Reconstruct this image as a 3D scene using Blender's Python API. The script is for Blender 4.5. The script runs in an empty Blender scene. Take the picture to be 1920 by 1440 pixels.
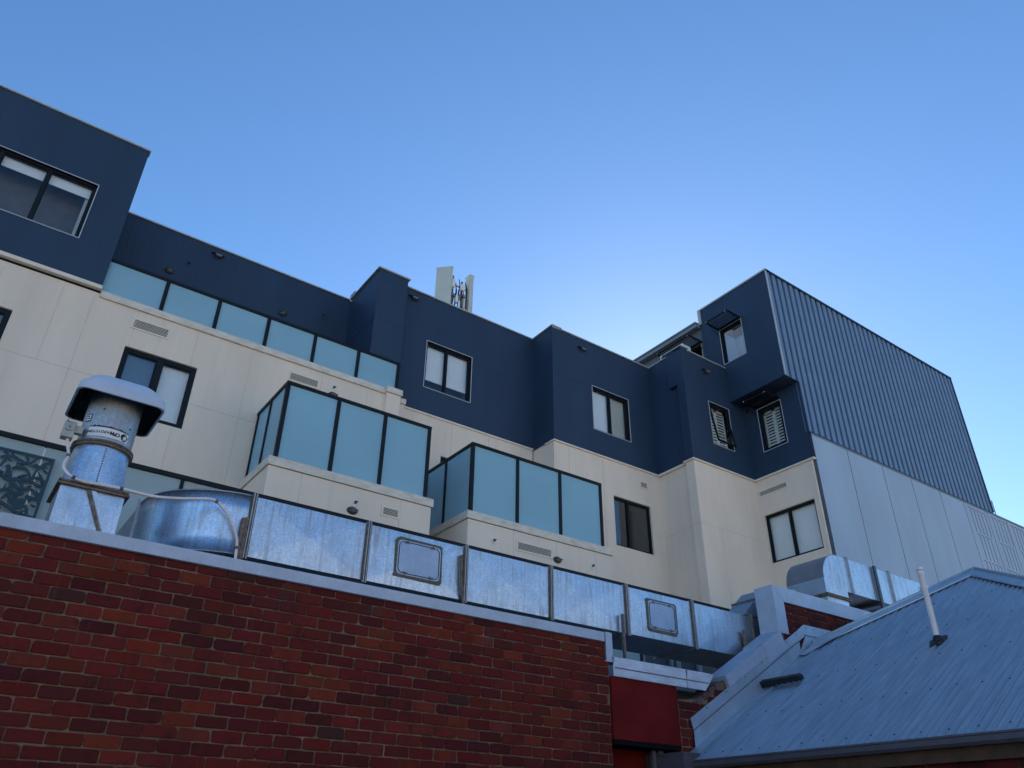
import bpy, math, random
from mathutils import Vector, Matrix
R = math.radians
random.seed(7)
scene = bpy.context.scene
C = scene.collection

# ------------------------------------------------------------------ camera
# metres; X runs along the facade, Y into the block, Z up; the lens is at the origin,
# 1.6 m above the lane
cam = bpy.data.objects.new('camera', bpy.data.cameras.new('camera'))
C.objects.link(cam)
right = Vector((0.8110, -0.5849, 0.0118)).normalized()
fwd = Vector((0.4969, 0.7000, 0.5129)).normalized()
up = right.cross(fwd).normalized(); right = fwd.cross(up)
cam.matrix_world = Matrix((right, up, -fwd)).transposed().to_4x4()
cam.data.sensor_width = 36.0
cam.data.lens = 27.42
cam.data.clip_start = 0.05
cam.data.clip_end = 4000
scene.camera = cam

# ------------------------------------------------------------------ sky and sun
SUN_AZ, SUN_EL = R(47.0), R(24.0)        # azimuth from +Y towards +X
world = bpy.data.worlds.new('World'); scene.world = world
world.use_nodes = True
wt = world.node_tree; wt.nodes.clear()
wo = wt.nodes.new('ShaderNodeOutputWorld'); wb = wt.nodes.new('ShaderNodeBackground')
sky = wt.nodes.new('ShaderNodeTexSky'); sky.sky_type = 'NISHITA'; sky.sun_disc = False
sky.sun_elevation = SUN_EL; sky.sun_rotation = SUN_AZ
sky.air_density = 1.0; sky.dust_density = 0.14; sky.ozone_density = 3.6; sky.altitude = 0
hs = wt.nodes.new('ShaderNodeHueSaturation'); hs.inputs['Saturation'].default_value = 1.12
wt.links.new(sky.outputs[0], hs.inputs['Color']); wt.links.new(hs.outputs[0], wb.inputs[0])
wb.inputs[1].default_value = 0.107
wt.links.new(wb.outputs[0], wo.inputs[0])
sun = bpy.data.objects.new('sun', bpy.data.lights.new('sun', 'SUN'))
sun.data.energy = 5.0; sun.data.angle = R(0.5); sun.data.color = (1, .91, .78)
C.objects.link(sun)
sdir = Vector((math.sin(SUN_AZ)*math.cos(SUN_EL), math.cos(SUN_AZ)*math.cos(SUN_EL), math.sin(SUN_EL)))
sun.rotation_euler = sdir.to_track_quat('Z', 'Y').to_euler()
sun.location = (30, 30, 40)
scene.view_settings.view_transform = 'Standard'
scene.view_settings.look = 'None'
scene.view_settings.exposure = 1.03
scene.view_settings.gamma = 1.0

# ------------------------------------------------------------------ materials
def nt(name):
    m = bpy.data.materials.new(name); m.use_nodes = True
    t = m.node_tree; b = t.nodes['Principled BSDF']
    return m, t, b
def node(t, kind, **kw):
    n = t.nodes.new(kind)
    for k, v in kw.items():
        if k.startswith('_'): setattr(n, k[1:], v)
        else: n.inputs[k.replace('_', ' ')].default_value = v
    return n
def coords(t, scale=(1, 1, 1)):
    tc = t.nodes.new('ShaderNodeTexCoord'); mp = t.nodes.new('ShaderNodeMapping')
    mp.inputs['Scale'].default_value = scale
    t.links.new(tc.outputs['Object'], mp.inputs[0]); return mp.outputs[0]
def noise(t, vec, scale, detail=4, rough=.55):
    n = t.nodes.new('ShaderNodeTexNoise'); n.inputs['Scale'].default_value = scale
    n.inputs['Detail'].default_value = detail; n.inputs['Roughness'].default_value = rough
    t.links.new(vec, n.inputs['Vector']); return n.outputs[0]
def ramp(t, fac, stops):
    n = t.nodes.new('ShaderNodeValToRGB'); e = n.color_ramp.elements
    while len(e) < len(stops): e.new(.5)
    for i, (p, c) in enumerate(stops):
        e[i].position = p; e[i].color = (c, c, c, 1) if isinstance(c, (int, float)) else (*c, 1)
    t.links.new(fac, n.inputs[0]); return n.outputs[0]
def mix(t, fac, a, b, mode='MIX'):
    n = t.nodes.new('ShaderNodeMix'); n.data_type = 'RGBA'; n.blend_type = mode
    for s, v in ((n.inputs[0], fac), (n.inputs[6], a), (n.inputs[7], b)):
        if hasattr(v, 'is_output'): t.links.new(v, s)
        elif isinstance(v, (int, float)): s.default_value = v
        else: s.default_value = (*v, 1)
    return n.outputs[2]
def math_(t, op, a, b=0.0, c=0.0):
    n = t.nodes.new('ShaderNodeMath'); n.operation = op
    for s, v in zip(n.inputs, (a, b, c)):
        if hasattr(v, 'is_output'): t.links.new(v, s)
        else: s.default_value = v
    return n.outputs[0]
def bump(t, b, height, strength=.3, dist=.01):
    n = t.nodes.new('ShaderNodeBump'); n.inputs['Strength'].default_value = strength
    n.inputs['Distance'].default_value = dist
    t.links.new(height, n.inputs['Height']); t.links.new(n.outputs[0], b.inputs['Normal']); return n

def plain(name, col, rough=.6, metal=0.0, var=.12, scale=6, spec=.5):
    m, t, b = nt(name)
    v = coords(t)
    f = noise(t, v, scale, 5)
    c0 = tuple(x*(1-var) for x in col); c1 = tuple(min(1, x*(1+var)) for x in col)
    t.links.new(ramp(t, f, [(.3, c0), (.7, c1)]), b.inputs['Base Color'])
    b.inputs['Roughness'].default_value = rough; b.inputs['Metallic'].default_value = metal
    b.inputs['Specular IOR Level'].default_value = spec
    return m

def boards(name, col, pitch=.15, rough=.55, spec=.35):
    # painted boards with a narrow V joint; x + y runs along every wall of the block
    m, t, b = nt(name)
    tc = t.nodes.new('ShaderNodeNewGeometry'); sp = t.nodes.new('ShaderNodeSeparateXYZ')
    t.links.new(tc.outputs['Position'], sp.inputs[0])
    s = math_(t, 'ADD', sp.outputs[0], sp.outputs[1])
    fr = math_(t, 'FRACT', math_(t, 'DIVIDE', s, pitch))
    tri = math_(t, 'ABSOLUTE', math_(t, 'SUBTRACT', fr, .5))
    g = ramp(t, tri, [(0.0, 0.0), (.045, 1.0)])
    v = coords(t, (1, 1, .25))
    f = noise(t, v, 1.3, 5)
    idx = math_(t, 'FLOOR', math_(t, 'ADD', math_(t, 'DIVIDE', s, pitch), .5))
    wn = t.nodes.new('ShaderNodeTexWhiteNoise'); wn.noise_dimensions = '1D'; t.links.new(idx, wn.inputs['W'])
    fv = math_(t, 'ADD', math_(t, 'MULTIPLY', f, .92), math_(t, 'MULTIPLY', wn.outputs[0], .08))
    c = ramp(t, fv, [(.3, tuple(x*.88 for x in col)), (.7, tuple(x*1.12 for x in col))])
    t.links.new(c, b.inputs['Base Color'])
    b.inputs['Roughness'].default_value = rough; b.inputs['Specular IOR Level'].default_value = spec
    bump(t, b, g, .55, .005)
    return m

def render_panel(name, col):
    m, t, b = nt(name)
    v = coords(t, (1, 1, .35)); v2 = coords(t)
    big = noise(t, v, .9, 5); fine = noise(t, v2, 60, 3); streak = noise(t, coords(t, (5, 5, .25)), 1.5, 5, .6)
    c = ramp(t, big, [(.3, tuple(x*.9 for x in col)), (.7, tuple(x*1.05 for x in col))])
    c = mix(t, ramp(t, streak, [(.52, 0.0), (.8, .2)]), c, tuple(x*.62 for x in col))
    t.links.new(c, b.inputs['Base Color'])
    b.inputs['Roughness'].default_value = .8; b.inputs['Specular IOR Level'].default_value = .25
    bump(t, b, fine, .12, .004)
    return m

def coping_mat(name, col):
    m, t, b = nt(name)
    v = coords(t); st = noise(t, coords(t, (3, 3, 8)), 1.6, 6, .65)
    c = ramp(t, st, [(.42, col), (.72, tuple(x*.72 for x in col))])
    c = mix(t, ramp(t, noise(t, v, 18, 5, .7), [(.55, 0.0), (.75, .35)]), c, (col[0]*.62, col[1]*.55, col[2]*.52))
    t.links.new(c, b.inputs['Base Color']); b.inputs['Roughness'].default_value = .8
    return m

def galv(name, col=(.62, .66, .71), rough=.36, speck=1.0, streaks=1.0):
    m, t, b = nt(name)
    v = coords(t)
    vor = t.nodes.new('ShaderNodeTexVoronoi'); vor.inputs['Scale'].default_value = 95
    t.links.new(v, vor.inputs['Vector'])
    sv = t.nodes.new('ShaderNodeSeparateColor'); t.links.new(vor.outputs['Color'], sv.inputs[0])
    n1 = noise(t, v, 210, 3, .7)
    streak = noise(t, coords(t, (16, 16, .8)), 1.4, 6, .65)
    blot = noise(t, v, 3.0, 5, .6)
    c = ramp(t, sv.outputs[0], [(0, tuple(x*.82 for x in col)), (1, tuple(min(1, x*1.1) for x in col))])
    dk = tuple(x*.34 for x in col)
    c = mix(t, ramp(t, n1, [(.52, 0.0), (.66, .62*speck)]), c, dk)
    sm = math_(t, 'MULTIPLY', ramp(t, streak, [(.48, 0.0), (.72, .75*streaks)]), ramp(t, blot, [(.35, .15), (.65, 1.0)]))
    c = mix(t, sm, c, (.27, .27, .27))
    c = mix(t, ramp(t, noise(t, coords(t, (1.6, 1.6, .9)), 2.6, 7, .7), [(.47, 0.0), (.66, .55*streaks)]), c, tuple(x*.62 for x in col))
    wh = math_(t, 'MULTIPLY', ramp(t, noise(t, coords(t, (20, 20, 1.0)), 1.1, 6, .7), [(.58, 0.0), (.7, .5*streaks)]), ramp(t, blot, [(.4, 1.0), (.6, .0)]))
    c = mix(t, wh, c, (.8, .83, .88))
    t.links.new(c, b.inputs['Base Color'])
    b.inputs['Metallic'].default_value = .92
    rr = math_(t, 'ADD', math_(t, 'MULTIPLY', sv.outputs[1], .16), rough)
    rr = math_(t, 'ADD', rr, math_(t, 'MULTIPLY', sm, .3))
    t.links.new(rr, b.inputs['Roughness'])
    bump(t, b, noise(t, v, 1.6, 3), .16, .03)
    return m

def zinc(name, col, rough=.5, metal=.35, stretch=(1, 1, 1), var=.14):
    m, t, b = nt(name)
    f = noise(t, coords(t, stretch), 4, 6, .65); fine = noise(t, coords(t, stretch), 45, 4, .7)
    c = ramp(t, f, [(.3, tuple(x*(1-var) for x in col)), (.7, tuple(min(1, x*(1+var)) for x in col))])
    c = mix(t, ramp(t, fine, [(.45, 0.0), (.75, .35)]), c, tuple(x*.7 for x in col))
    t.links.new(c, b.inputs['Base Color'])
    b.inputs['Roughness'].default_value = rough; b.inputs['Metallic'].default_value = metal
    bump(t, b, noise(t, coords(t), 1.7, 3), .12, .03)
    return m

def brick_mat():
    m, t, b = nt('red_brick')
    at = t.nodes.new('ShaderNodeAttribute'); at.attribute_name = 'tint'
    v = coords(t)
    f = noise(t, v, 22, 6, .7); g = noise(t, v, 90, 4, .7); big = noise(t, v, 7, 5, .6)
    c = mix(t, ramp(t, f, [(.35, 0.0), (.7, .45)]), at.outputs['Color'], (.11, .022, .02))
    c = mix(t, ramp(t, g, [(.6, 0.0), (.8, .35)]), c, (.26, .10, .07))
    c = mix(t, ramp(t, big, [(.56, 0.0), (.74, .6)]), c, (.03, .013, .014))
    c = mix(t, ramp(t, noise(t, coords(t, (30, 30, 2)), 1.0, 4, .6), [(.62, 0.0), (.74, .25)]), c, (.2, .09, .08))
    c = mix(t, ramp(t, noise(t, v, 2.6, 3), [(.66, 0.0), (.72, .5)]), c, (.05, .045, .045))
    soot = noise(t, coords(t, (1.6, 1.6, .45)), 1.5, 6, .65)
    c = mix(t, ramp(t, soot, [(.52, 0.0), (.75, .5)]), c, (.03, .016, .017))
    t.links.new(c, b.inputs['Base Color'])
    b.inputs['Roughness'].default_value = .85; b.inputs['Specular IOR Level'].default_value = .12
    h = math_(t, 'ADD', math_(t, 'MULTIPLY', f, .7), math_(t, 'MULTIPLY', g, .3))
    bump(t, b, h, .7, .006)
    return m
def mortar_mat():
    m, t, b = nt('mortar')
    v = coords(t)
    c = ramp(t, noise(t, v, 9, 6, .7), [(.3, (.09, .058, .038)), (.55, (.23, .16, .105)), (.8, (.36, .27, .19))])
    c = mix(t, ramp(t, noise(t, coords(t, (1.4, 1.4, .5)), 1.3, 5), [(.45, 0.0), (.7, .8)]), c, (.05, .04, .033))
    t.links.new(c, b.inputs['Base Color']); b.inputs['Roughness'].default_value = .95
    bump(t, b, noise(t, v, 70, 4), .8, .006)
    return m

def frosted(name, col):
    m, t, b = nt(name)
    c = ramp(t, noise(t, coords(t), .8, 4), [(.3, tuple(x*.94 for x in col)), (.7, tuple(x*1.06 for x in col))])
    t.links.new(c, b.inputs['Base Color'])
    b.inputs['Roughness'].default_value = .24; b.inputs['Specular IOR Level'].default_value = .6
    tr = t.nodes.new('ShaderNodeBsdfTranslucent'); tr.inputs[0].default_value = (*col, 1)
    mx = t.nodes.new('ShaderNodeMixShader'); mx.inputs[0].default_value = .4
    t.links.new(b.outputs[0], mx.inputs[1]); t.links.new(tr.outputs[0], mx.inputs[2])
    t.links.new(mx.outputs[0], t.nodes['Material Output'].inputs[0])
    return m
def glass(name, tint=(.8, .85, .88), extra=.0):
    m = bpy.data.materials.new(name); m.use_nodes = True
    t = m.node_tree; t.nodes.clear()
    o = t.nodes.new('ShaderNodeOutputMaterial'); tr = t.nodes.new('ShaderNodeBsdfTransparent'); gl = t.nodes.new('ShaderNodeBsdfGlossy')
    tr.inputs[0].default_value = (*tint, 1); gl.inputs['Roughness'].default_value = .015
    fr = t.nodes.new('ShaderNodeLayerWeight'); fr.inputs[0].default_value = .5
    fac = math_(t, 'MINIMUM', math_(t, 'ADD', math_(t, 'MULTIPLY', math_(t, 'POWER', fr.outputs['Facing'], 4.0), .9), .05+extra), 1.0)
    nb = t.nodes.new('ShaderNodeBump'); nb.inputs['Strength'].default_value = .04; nb.inputs['Distance'].default_value = .05
    t.links.new(noise(t, coords(t), 1.3, 2), nb.inputs['Height']); t.links.new(nb.outputs[0], gl.inputs['Normal'])
    mx = t.nodes.new('ShaderNodeMixShader')
    t.links.new(fac, mx.inputs[0]); t.links.new(tr.outputs[0], mx.inputs[1]); t.links.new(gl.outputs[0], mx.inputs[2])
    t.links.new(mx.outputs[0], o.inputs[0])
    return m

M = dict(
    navy=boards('navy_boards', (.022, .043, .084)),
    navyflat=plain('navy_paint', (.026, .044, .084), .55, var=.06, spec=.35),
    rib=plain('blue_grey_sheet', (.135, .21, .33), .5, var=.08, scale=2, spec=.4),
    beige=render_panel('cream_panel', (.80, .665, .555)),
    joint=plain('panel_joint', (.60, .51, .42), .9),
    trim=plain('cream_trim', (.76, .66, .55), .6, var=.06),
    cope=coping_mat('weathered_coping', (.74, .65, .56)),
    grey=render_panel('pale_grey_panel', (.35, .45, .59)),
    greyjoint=plain('dark_joint', (.105, .115, .14), .8),
    cap=plain('pale_metal_cap', (.50, .49, .47), .45, .3, var=.08),
    frame=plain('charcoal_frame', (.006, .008, .011), .5, var=.2, spec=.25),
    wtrim=plain('pale_window_trim', (.44, .46, .5), .5, var=.05),
    blind=plain('white_blind', (.82, .82, .82), .8, var=.04, scale=2),
    creamblind=plain('cream_blind', (.55, .52, .47), .8, var=.04, scale=2),
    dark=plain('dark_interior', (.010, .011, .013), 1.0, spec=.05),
    room=plain('dim_room', (.12, .11, .12), .9),
    fglass=frosted('frosted_glass', (.42, .68, .80)),
    pglass=frosted('pale_frosted_glass', (.56, .64, .62)),
    glass=glass('window_glass', (.95, .97, .98)),
    mirror=glass('reflective_glass', (.62, .68, .72), .10), bright=glass('sky_reflecting_glass', (.92, .95, .97), .16),
    galv=galv('galvanised_sheet', (.62, .72, .84), .27, 1.15, 1.25),
    galvdull=galv('dull_galvanised_sheet', (.47, .5, .53), .45, .5, .5),
    hatch=zinc('hatch_sheet', (.37, .45, .57), .42, .7),
    seal=plain('old_sealant', (.13, .12, .095), .9, var=.4, scale=30),
    steel=plain('rusty_bracket', (.19, .15, .125), .7, .3, var=.5, scale=25),
    zwall=zinc('folded_metal_cap', (.45, .52, .63), .5, .35),
    zold=zinc('stained_metal_cap', (.60, .67, .78), .6, .2, (1, 1, 3), .25),
    roof=zinc('corrugated_zinc', (.36, .395, .44), .36, .65, (.5, 5, .5), .2),
    flash=zinc('zinc_flashing', (.42, .51, .60), .45, .45),
    gutter=plain('mauve_grey_gutter', (.085, .082, .10), .45, var=.15),
    timber=plain('brown_fascia', (.075, .038, .018), .7, var=.35, scale=8),
    black=plain('black_rubber', (.008, .009, .010), .5, var=.3),
    pvc=plain('white_plastic_pipe', (.82, .75, .75), .5, var=.07),
    conduit=plain('grey_conduit', (.84, .74, .72), .5, var=.1),
    hood=plain('pale_hood_paint', (.55, .60, .70), .5, var=.07, spec=.4),
    box=plain('pale_switch_box', (.42, .43, .40), .6, var=.1),
    label=plain('label_white', (.82, .82, .82), .6, var=.04),
    ink=plain('label_ink', (.008, .009, .012), .7),
    red=plain('red_painted_panel', (.15, .013, .012), .7, var=.22, scale=3, spec=.08),
    screen=plain('slate_blue_screen', (.022, .06, .085), .7, var=.1),
    ant=plain('antenna_shell', (.50, .52, .48), .6, var=.06),
    steelgal=plain('bracket_steel', (.25, .26, .27), .5, .6, var=.2, scale=20),
    white=plain('white_plastic', (.7, .7, .7), .5, var=.04),
    lamp=plain('lamp_lens', (.17, .17, .165), .25, var=.2, scale=40),
    charcoal=plain('charcoal_plastic', (.035, .04, .048), .45, var=.2),
    shutter=plain('shutter_white', (.68, .66, .60), .6, var=.04),
    louvre=plain('navy_awning_blade', (.007, .009, .013), .75, var=.15, spec=.2),
    fascia=plain('grey_green_fascia', (.20, .235, .26), .5, var=.08),
    bounce_front=plain('bounce_cream_render', (.72, .62, .48), .9),  # coat of the added shop row, throws warm sunlight back
    topwall=boards('grey_boards', (.11, .125, .15), .2),
    concrete=plain('podium_concrete', (.22, .21, .2), .9, var=.2, scale=3),
    bounce_ground=plain('pale_bounce_ground', (.27, .25, .22), .95, var=.25, scale=14),  # unseen lane, coloured pale to bounce warm light upwards
    roofflat=plain('roof_membrane', (.2, .21, .22), .8, var=.15),
    brick=brick_mat(), mortar=mortar_mat(),
)

# ------------------------------------------------------------------ builders
class MB:
    def __init__(s): s.v = []; s.f = []; s.m = []; s.sm = []; s.tint = {}
    def face(s, pts, m=0, sm=False, tint=None):
        i = len(s.v); s.v += [tuple(p) for p in pts]; s.f.append(tuple(range(i, i+len(pts)))); s.m.append(m); s.sm.append(sm)
        if tint: s.tint[len(s.f)-1] = tint
    def box(s, x0, x1, y0, y1, z0, z1, m=0, tf=None, tint=None):
        if x0 > x1: x0, x1 = x1, x0
        if y0 > y1: y0, y1 = y1, y0
        if z0 > z1: z0, z1 = z1, z0
        p = [(x, y, z) for z in (z0, z1) for y in (y0, y1) for x in (x0, x1)]
        if tf: p = [tf(*q) for q in p]
        i = len(s.v); s.v += p
        for q in ((0, 2, 3, 1), (4, 5, 7, 6), (0, 1, 5, 4), (2, 6, 7, 3), (0, 4, 6, 2), (1, 3, 7, 5)):
            s.f.append(tuple(i+k for k in q)); s.m.append(m); s.sm.append(False)
            if tint: s.tint[len(s.f)-1] = tint
    def prism(s, poly, fn, lo, hi, m=0, caps=True, sm=False, mside=None):
        n = len(poly); i = len(s.v)
        s.v += [tuple(fn(a, b, lo)) for a, b in poly] + [tuple(fn(a, b, hi)) for a, b in poly]
        if caps:
            s.f.append(tuple(range(i, i+n))); s.m.append(m); s.sm.append(False)
            s.f.append(tuple(range(i+2*n-1, i+n-1, -1))); s.m.append(m); s.sm.append(False)
        for k in range(n):
            s.f.append((i+k, i+(k+1) % n, i+n+(k+1) % n, i+n+k)); s.m.append(m if mside is None else mside); s.sm.append(sm)
    def tube(s, path, r, n=10, m=0, cap=True):
        P = [Vector(p) for p in path]; rings = []; i0 = len(s.v)
        ref = None
        for k, p in enumerate(P):
            d = (P[min(k+1, len(P)-1)] - P[max(k-1, 0)]).normalized()
            if ref is None:
                ref = d.cross(Vector((0, 0, 1)))
                if ref.length < .1: ref = d.cross(Vector((1, 0, 0)))
            a = (ref - d*ref.dot(d)).normalized(); ref = a; b = d.cross(a)
            rr = r[k] if isinstance(r, (list, tuple)) else r
            for j in range(n):
                t = 2*math.pi*j/n; s.v.append(tuple(p + a*rr*math.cos(t) + b*rr*math.sin(t)))
        for k in range(len(P)-1):
            for j in range(n):
                a = i0+k*n; b = a+n
                s.f.append((a+j, a+(j+1) % n, b+(j+1) % n, b+j)); s.m.append(m); s.sm.append(True)
        if cap:
            s.f.append(tuple(range(i0+n-1, i0-1, -1))); s.m.append(m); s.sm.append(False)
            e = i0+(len(P)-1)*n; s.f.append(tuple(range(e, e+n))); s.m.append(m); s.sm.append(False)
    def lathe(s, prof, cx, cy, n=40, m=0, sm=True):
        i0 = len(s.v)
        for r, z in prof:
            for j in range(n):
                t = 2*math.pi*j/n; s.v.append((cx+r*math.cos(t), cy+r*math.sin(t), z))
        for k in range(len(prof)-1):
            for j in range(n):
                a = i0+k*n; b = a+n
                s.f.append((a+j, a+(j+1) % n, b+(j+1) % n, b+j)); s.m.append(m); s.sm.append(sm)
    def build(s, name, mats, parent=None, bevel=0):
        if not isinstance(mats, (list, tuple)): mats = [mats]
        me = bpy.data.meshes.new(name)
        o = bpy.data.objects.new(name, me); C.objects.link(o)
        org = Vector((0, 0, 0)); q = parent
        while q is not None: org += Vector(q.location); q = q.parent
        me.from_pydata([tuple(Vector(p)-org) for p in s.v], [], s.f)
        for k in mats: me.materials.append(M[k] if isinstance(k, str) else k)
        me.polygons.foreach_set('material_index', s.m); me.polygons.foreach_set('use_smooth', s.sm)
        if s.tint:
            at = me.attributes.new('tint', 'FLOAT_COLOR', 'CORNER')
            for pi, c in s.tint.items():
                for li in me.polygons[pi].loop_indices: at.data[li].color = (*c, 1)
        me.update()
        if parent: o.parent = parent
        if bevel:
            b = o.modifiers.new('bevel', 'BEVEL'); b.width = bevel; b.segments = 2; b.limit_method = 'ANGLE'
        return o

def thing(name, label, cat, loc=(0, 0, 0), group=None):
    o = bpy.data.objects.new(name, None); C.objects.link(o); o.location = loc
    o.empty_display_size = .2
    o['label'] = label; o['category'] = cat
    if group: o['group'] = group
    return o
def tag(o, label, cat, group=None):
    o['label'] = label; o['category'] = cat
    if group: o['group'] = group
    return o
def structure(o): o['kind'] = 'structure'; return o
def copy_tree(o, parent=None, move=None):
    c = o.copy(); C.objects.link(c); c.parent = parent
    for ch in list(o.children): copy_tree(ch, c)
    return c

# a wall coordinate: u along the wall, d depth inwards, z up
def tfY(Y): return lambda u, d, z: (u, Y+d, z)
def tfX(X): return lambda u, d, z: (X+d, u, z)

def wall(mb, tf, u0, u1, z0, z1, holes=(), reveal=.12, m=0):
    us = sorted({u0, u1, *[h[0] for h in holes], *[h[1] for h in holes]})
    zs = sorted({z0, z1, *[h[2] for h in holes], *[h[3] for h in holes]})
    for a, b in zip(us, us[1:]):
        for c, d in zip(zs, zs[1:]):
            um, zm = (a+b)/2, (c+d)/2
            if any(h[0] < um < h[1] and h[2] < zm < h[3] for h in holes): continue
            mb.face([tf(a, 0, c), tf(b, 0, c), tf(b, 0, d), tf(a, 0, d)], m)
    for h in holes:
        a, b, c, d = h[:4]
        for p, q in (((a, c), (b, c)), ((b, c), (b, d)), ((b, d), (a, d)), ((a, d), (a, c))):
            mb.face([tf(p[0], 0, p[1]), tf(q[0], 0, q[1]), tf(q[0], reveal, q[1]), tf(p[0], reveal, p[1])], m)

def window(parent, tf, u0, u1, z0, z1, mulls=(.5,), fw=.045, mw=.05, trim=False, panes=None, back='room', glassm='glass', depth=.5, label=None, open_top=None):
    """frame set back in its opening; panes = list of (blind kind, drop fraction) from low u to high u"""
    f = MB(); d0, d1 = .05, .11
    f.box(u0, u1, d0, d1, z0, z0+fw, 0, tf); f.box(u0, u1, d0, d1, z1-fw, z1, 0, tf)
    f.box(u0, u0+fw, d0, d1, z0+fw, z1-fw, 0, tf); f.box(u1-fw, u1, d0, d1, z0+fw, z1-fw, 0, tf)
    ms = [u0+(u1-u0)*k for k in mulls]
    for c in ms: f.box(c-mw/2, c+mw/2, d0-.008, d1, z0+fw, z1-fw, 0, tf)
    edges = [u0+fw] + [x for c in ms for x in (c-mw/2, c+mw/2)] + [u1-fw]
    cells = list(zip(edges[::2], edges[1::2]))
    for k, (a, b) in enumerate(cells):        # sash stiles, set back a little
        for p, q in ((a, a+.018), (b-.018, b)): f.box(p, q, d0+.02, d1, z0+fw, z1-fw, 0, tf)
        f.box(a+.018, b-.018, d0+.02, d1, z1-fw-.018, z1-fw, 0, tf); f.box(a+.018, b-.018, d0+.02, d1, z0+fw, z0+fw+.018, 0, tf)
    w = f.build('window', 'frame', parent)
    if label: w['label'] = label
    for k, (a, b) in enumerate(cells):
        g = MB(); g.box(a+.01, b-.01, .085, .091, z0+fw, z1-fw, 0, tf); pk = panes[k] if panes else (None, 0)
        g.build('pane', pk[2] if len(pk) > 2 else glassm, w)
        kind, drop = pk[:2]
        if kind:
            bl = MB(); zt = z1-fw; zb = zt-(zt-z0-fw)*drop
            bl.box(a-.01, b+.01, .15, .153, zb, zt, 0, tf); bl.box(a-.01, b+.01, .144, .158, zb-.02, zb, 0, tf)
            bl.build('blind', kind, w)
    if trim:
        t = MB(); e = .016
        t.box(u0-e, u1+e, -.012, .04, z1, z1+e, 0, tf); t.box(u0-e, u1+e, -.012, .04, z0-e, z0, 0, tf)
        t.box(u0-e, u0, -.012, .04, z0, z1, 0, tf); t.box(u1, u1+e, -.012, .04, z0, z1, 0, tf)
        t.build('trim', 'wtrim', w)
    i = MB()
    P = lambda u, d, z: tf(u, d, z)
    if open_top:
        i.face([P(u0, .12, z1), P(u1, .12, z1), P(u1, .12, open_top), P(u0, .12, open_top)])
        z1 = open_top; u0 -= .25; u1 += .25
    else: i.face([P(u0, .12, z1), P(u1, .12, z1), P(u1, depth, z1), P(u0, depth, z1)])
    i.face([P(u0, depth, z0), P(u1, depth, z0), P(u1, depth, z1), P(u0, depth, z1)])
    i.face([P(u0, .12, z0), P(u1, .12, z0), P(u1, depth, z0), P(u0, depth, z0)])
    i.face([P(u0, .12, z0), P(u0, depth, z0), P(u0, depth, z1), P(u0, .12, z1)]); i.face([P(u1, .12, z0), P(u1, depth, z0), P(u1, depth, z1), P(u1, .12, z1)])
    i.build('interior', back, w)
    return w

# ------------------------------------------------------------------ ground
g = MB(); g.face([(-800, -800, -1.6), (800, -800, -1.6), (800, 800, -1.6), (-800, 800, -1.6)])
structure(g.build('ground', 'bounce_ground'))

# ------------------------------------------------------------------ unseen shop row, added behind the lens to bounce sunlight onto the facade
OS = thing('bounce_shops', 'unseen pale shop row added behind the lens to bounce sunlight', 'building', (4, -14, -1.6))
q = MB()
wins = [(x, x+1.3, 2.6, 4.4) for x in range(-34, 44, 3)]+[(x, x+4.2, -1.2, .9) for x in range(-35, 42, 6)]
wall(q, lambda u, d, z: (u, -14-d, z), -38, 46, -1.6, 5.2, wins, .18); q.box(-38, 46, -22, -14.3, 4.6, 4.8); q.box(-38, 46, -22.2, -22, -1.6, 5.2)
q.build('wall', 'bounce_front', OS)
q = MB(); q.box(-38, 46, -14.3, -13.92, 5.2, 5.4); q.build('cornice', 'bounce_front', OS)
q = MB(); q.box(-38, 46, -14.24, -14.2, -1.6, 4.59); q.build('glazing', 'dark', OS)

# ------------------------------------------------------------------ the apartment building
B = thing('apartment_building', 'stepped apartment building with navy boarded upper storeys above cream panels and balconies', 'building', (8, 13, -1.6))
def capstrip(mb, tf, u0, u1, z, h=.05, proud=.035, depth=.16, m=0):
    mb.box(u0, u1, -proud, depth, z, z+h, m, tf)
YA, YB, YC, YD, YE, YF, YG = 13.0, 14.73, 13.2, 13.4, 12.586, 11.33, 9.56
XU, XL = 15.15, 15.69
# --- navy upper walls
nb = MB()
wall(nb, tfY(12.95), -7, .435, 8.31, 11.62, [(-2.48, -.166, 9.115, 10.36)])
nb.box(.375, .435, 12.951, 15, 8.31, 11.62)
wall(nb, tfY(YB), .436, 5.625, 8.0, 11.40)
wall(nb, tfX(5.625), YC, YB, 8.0, 11.42)
wall(nb, tfY(YC), 5.625, 6.36, 8.0, 11.42)
nb.face([(6.36, YC, 8), (6.36, YD, 8), (6.36, YD, 11.42), (6.36, YC, 11.42)])
DW = (7.085, 8.317, 8.887, 10.115); wall(nb, tfY(YD), 6.36, 10.15, 8.235, 11.37, [DW])
wall(nb, tfX(10.15), YE, YD, 8.18, 11.37)
EW = (11.407, 12.622, 8.847, 10.057); wall(nb, tfY(YE), 10.15, 13.53, 8.17, 11.34, [EW])
nb.face([(10.15, YE, 8.18), (10.15, YD, 8.2), (13.5, YD, 8.2), (13.5, YE, 8.18)])
wall(nb, tfX(13.53), 11.58, YE, 8.19, 11.36)
FW = (14.275, 15.035, 8.81, 10.02); wall(nb, tfY(YF), 13.43, XL, 8.17, 11.33, [FW])
nb.box(13.43, 13.69, YF+.002, 11.6, 11.33, 11.39)
wall(nb, tfX(13.43), YF, 11.58, 8.17, 11.36); nb.face([(13.43, 11.58, 8.17), (13.53, 11.58, 8.17), (13.53, 11.58, 11.39), (13.43, 11.58, 11.39)])
nb.box(13.432, 13.53, 11.56, 11.87, 10.335, 11.37)
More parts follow.
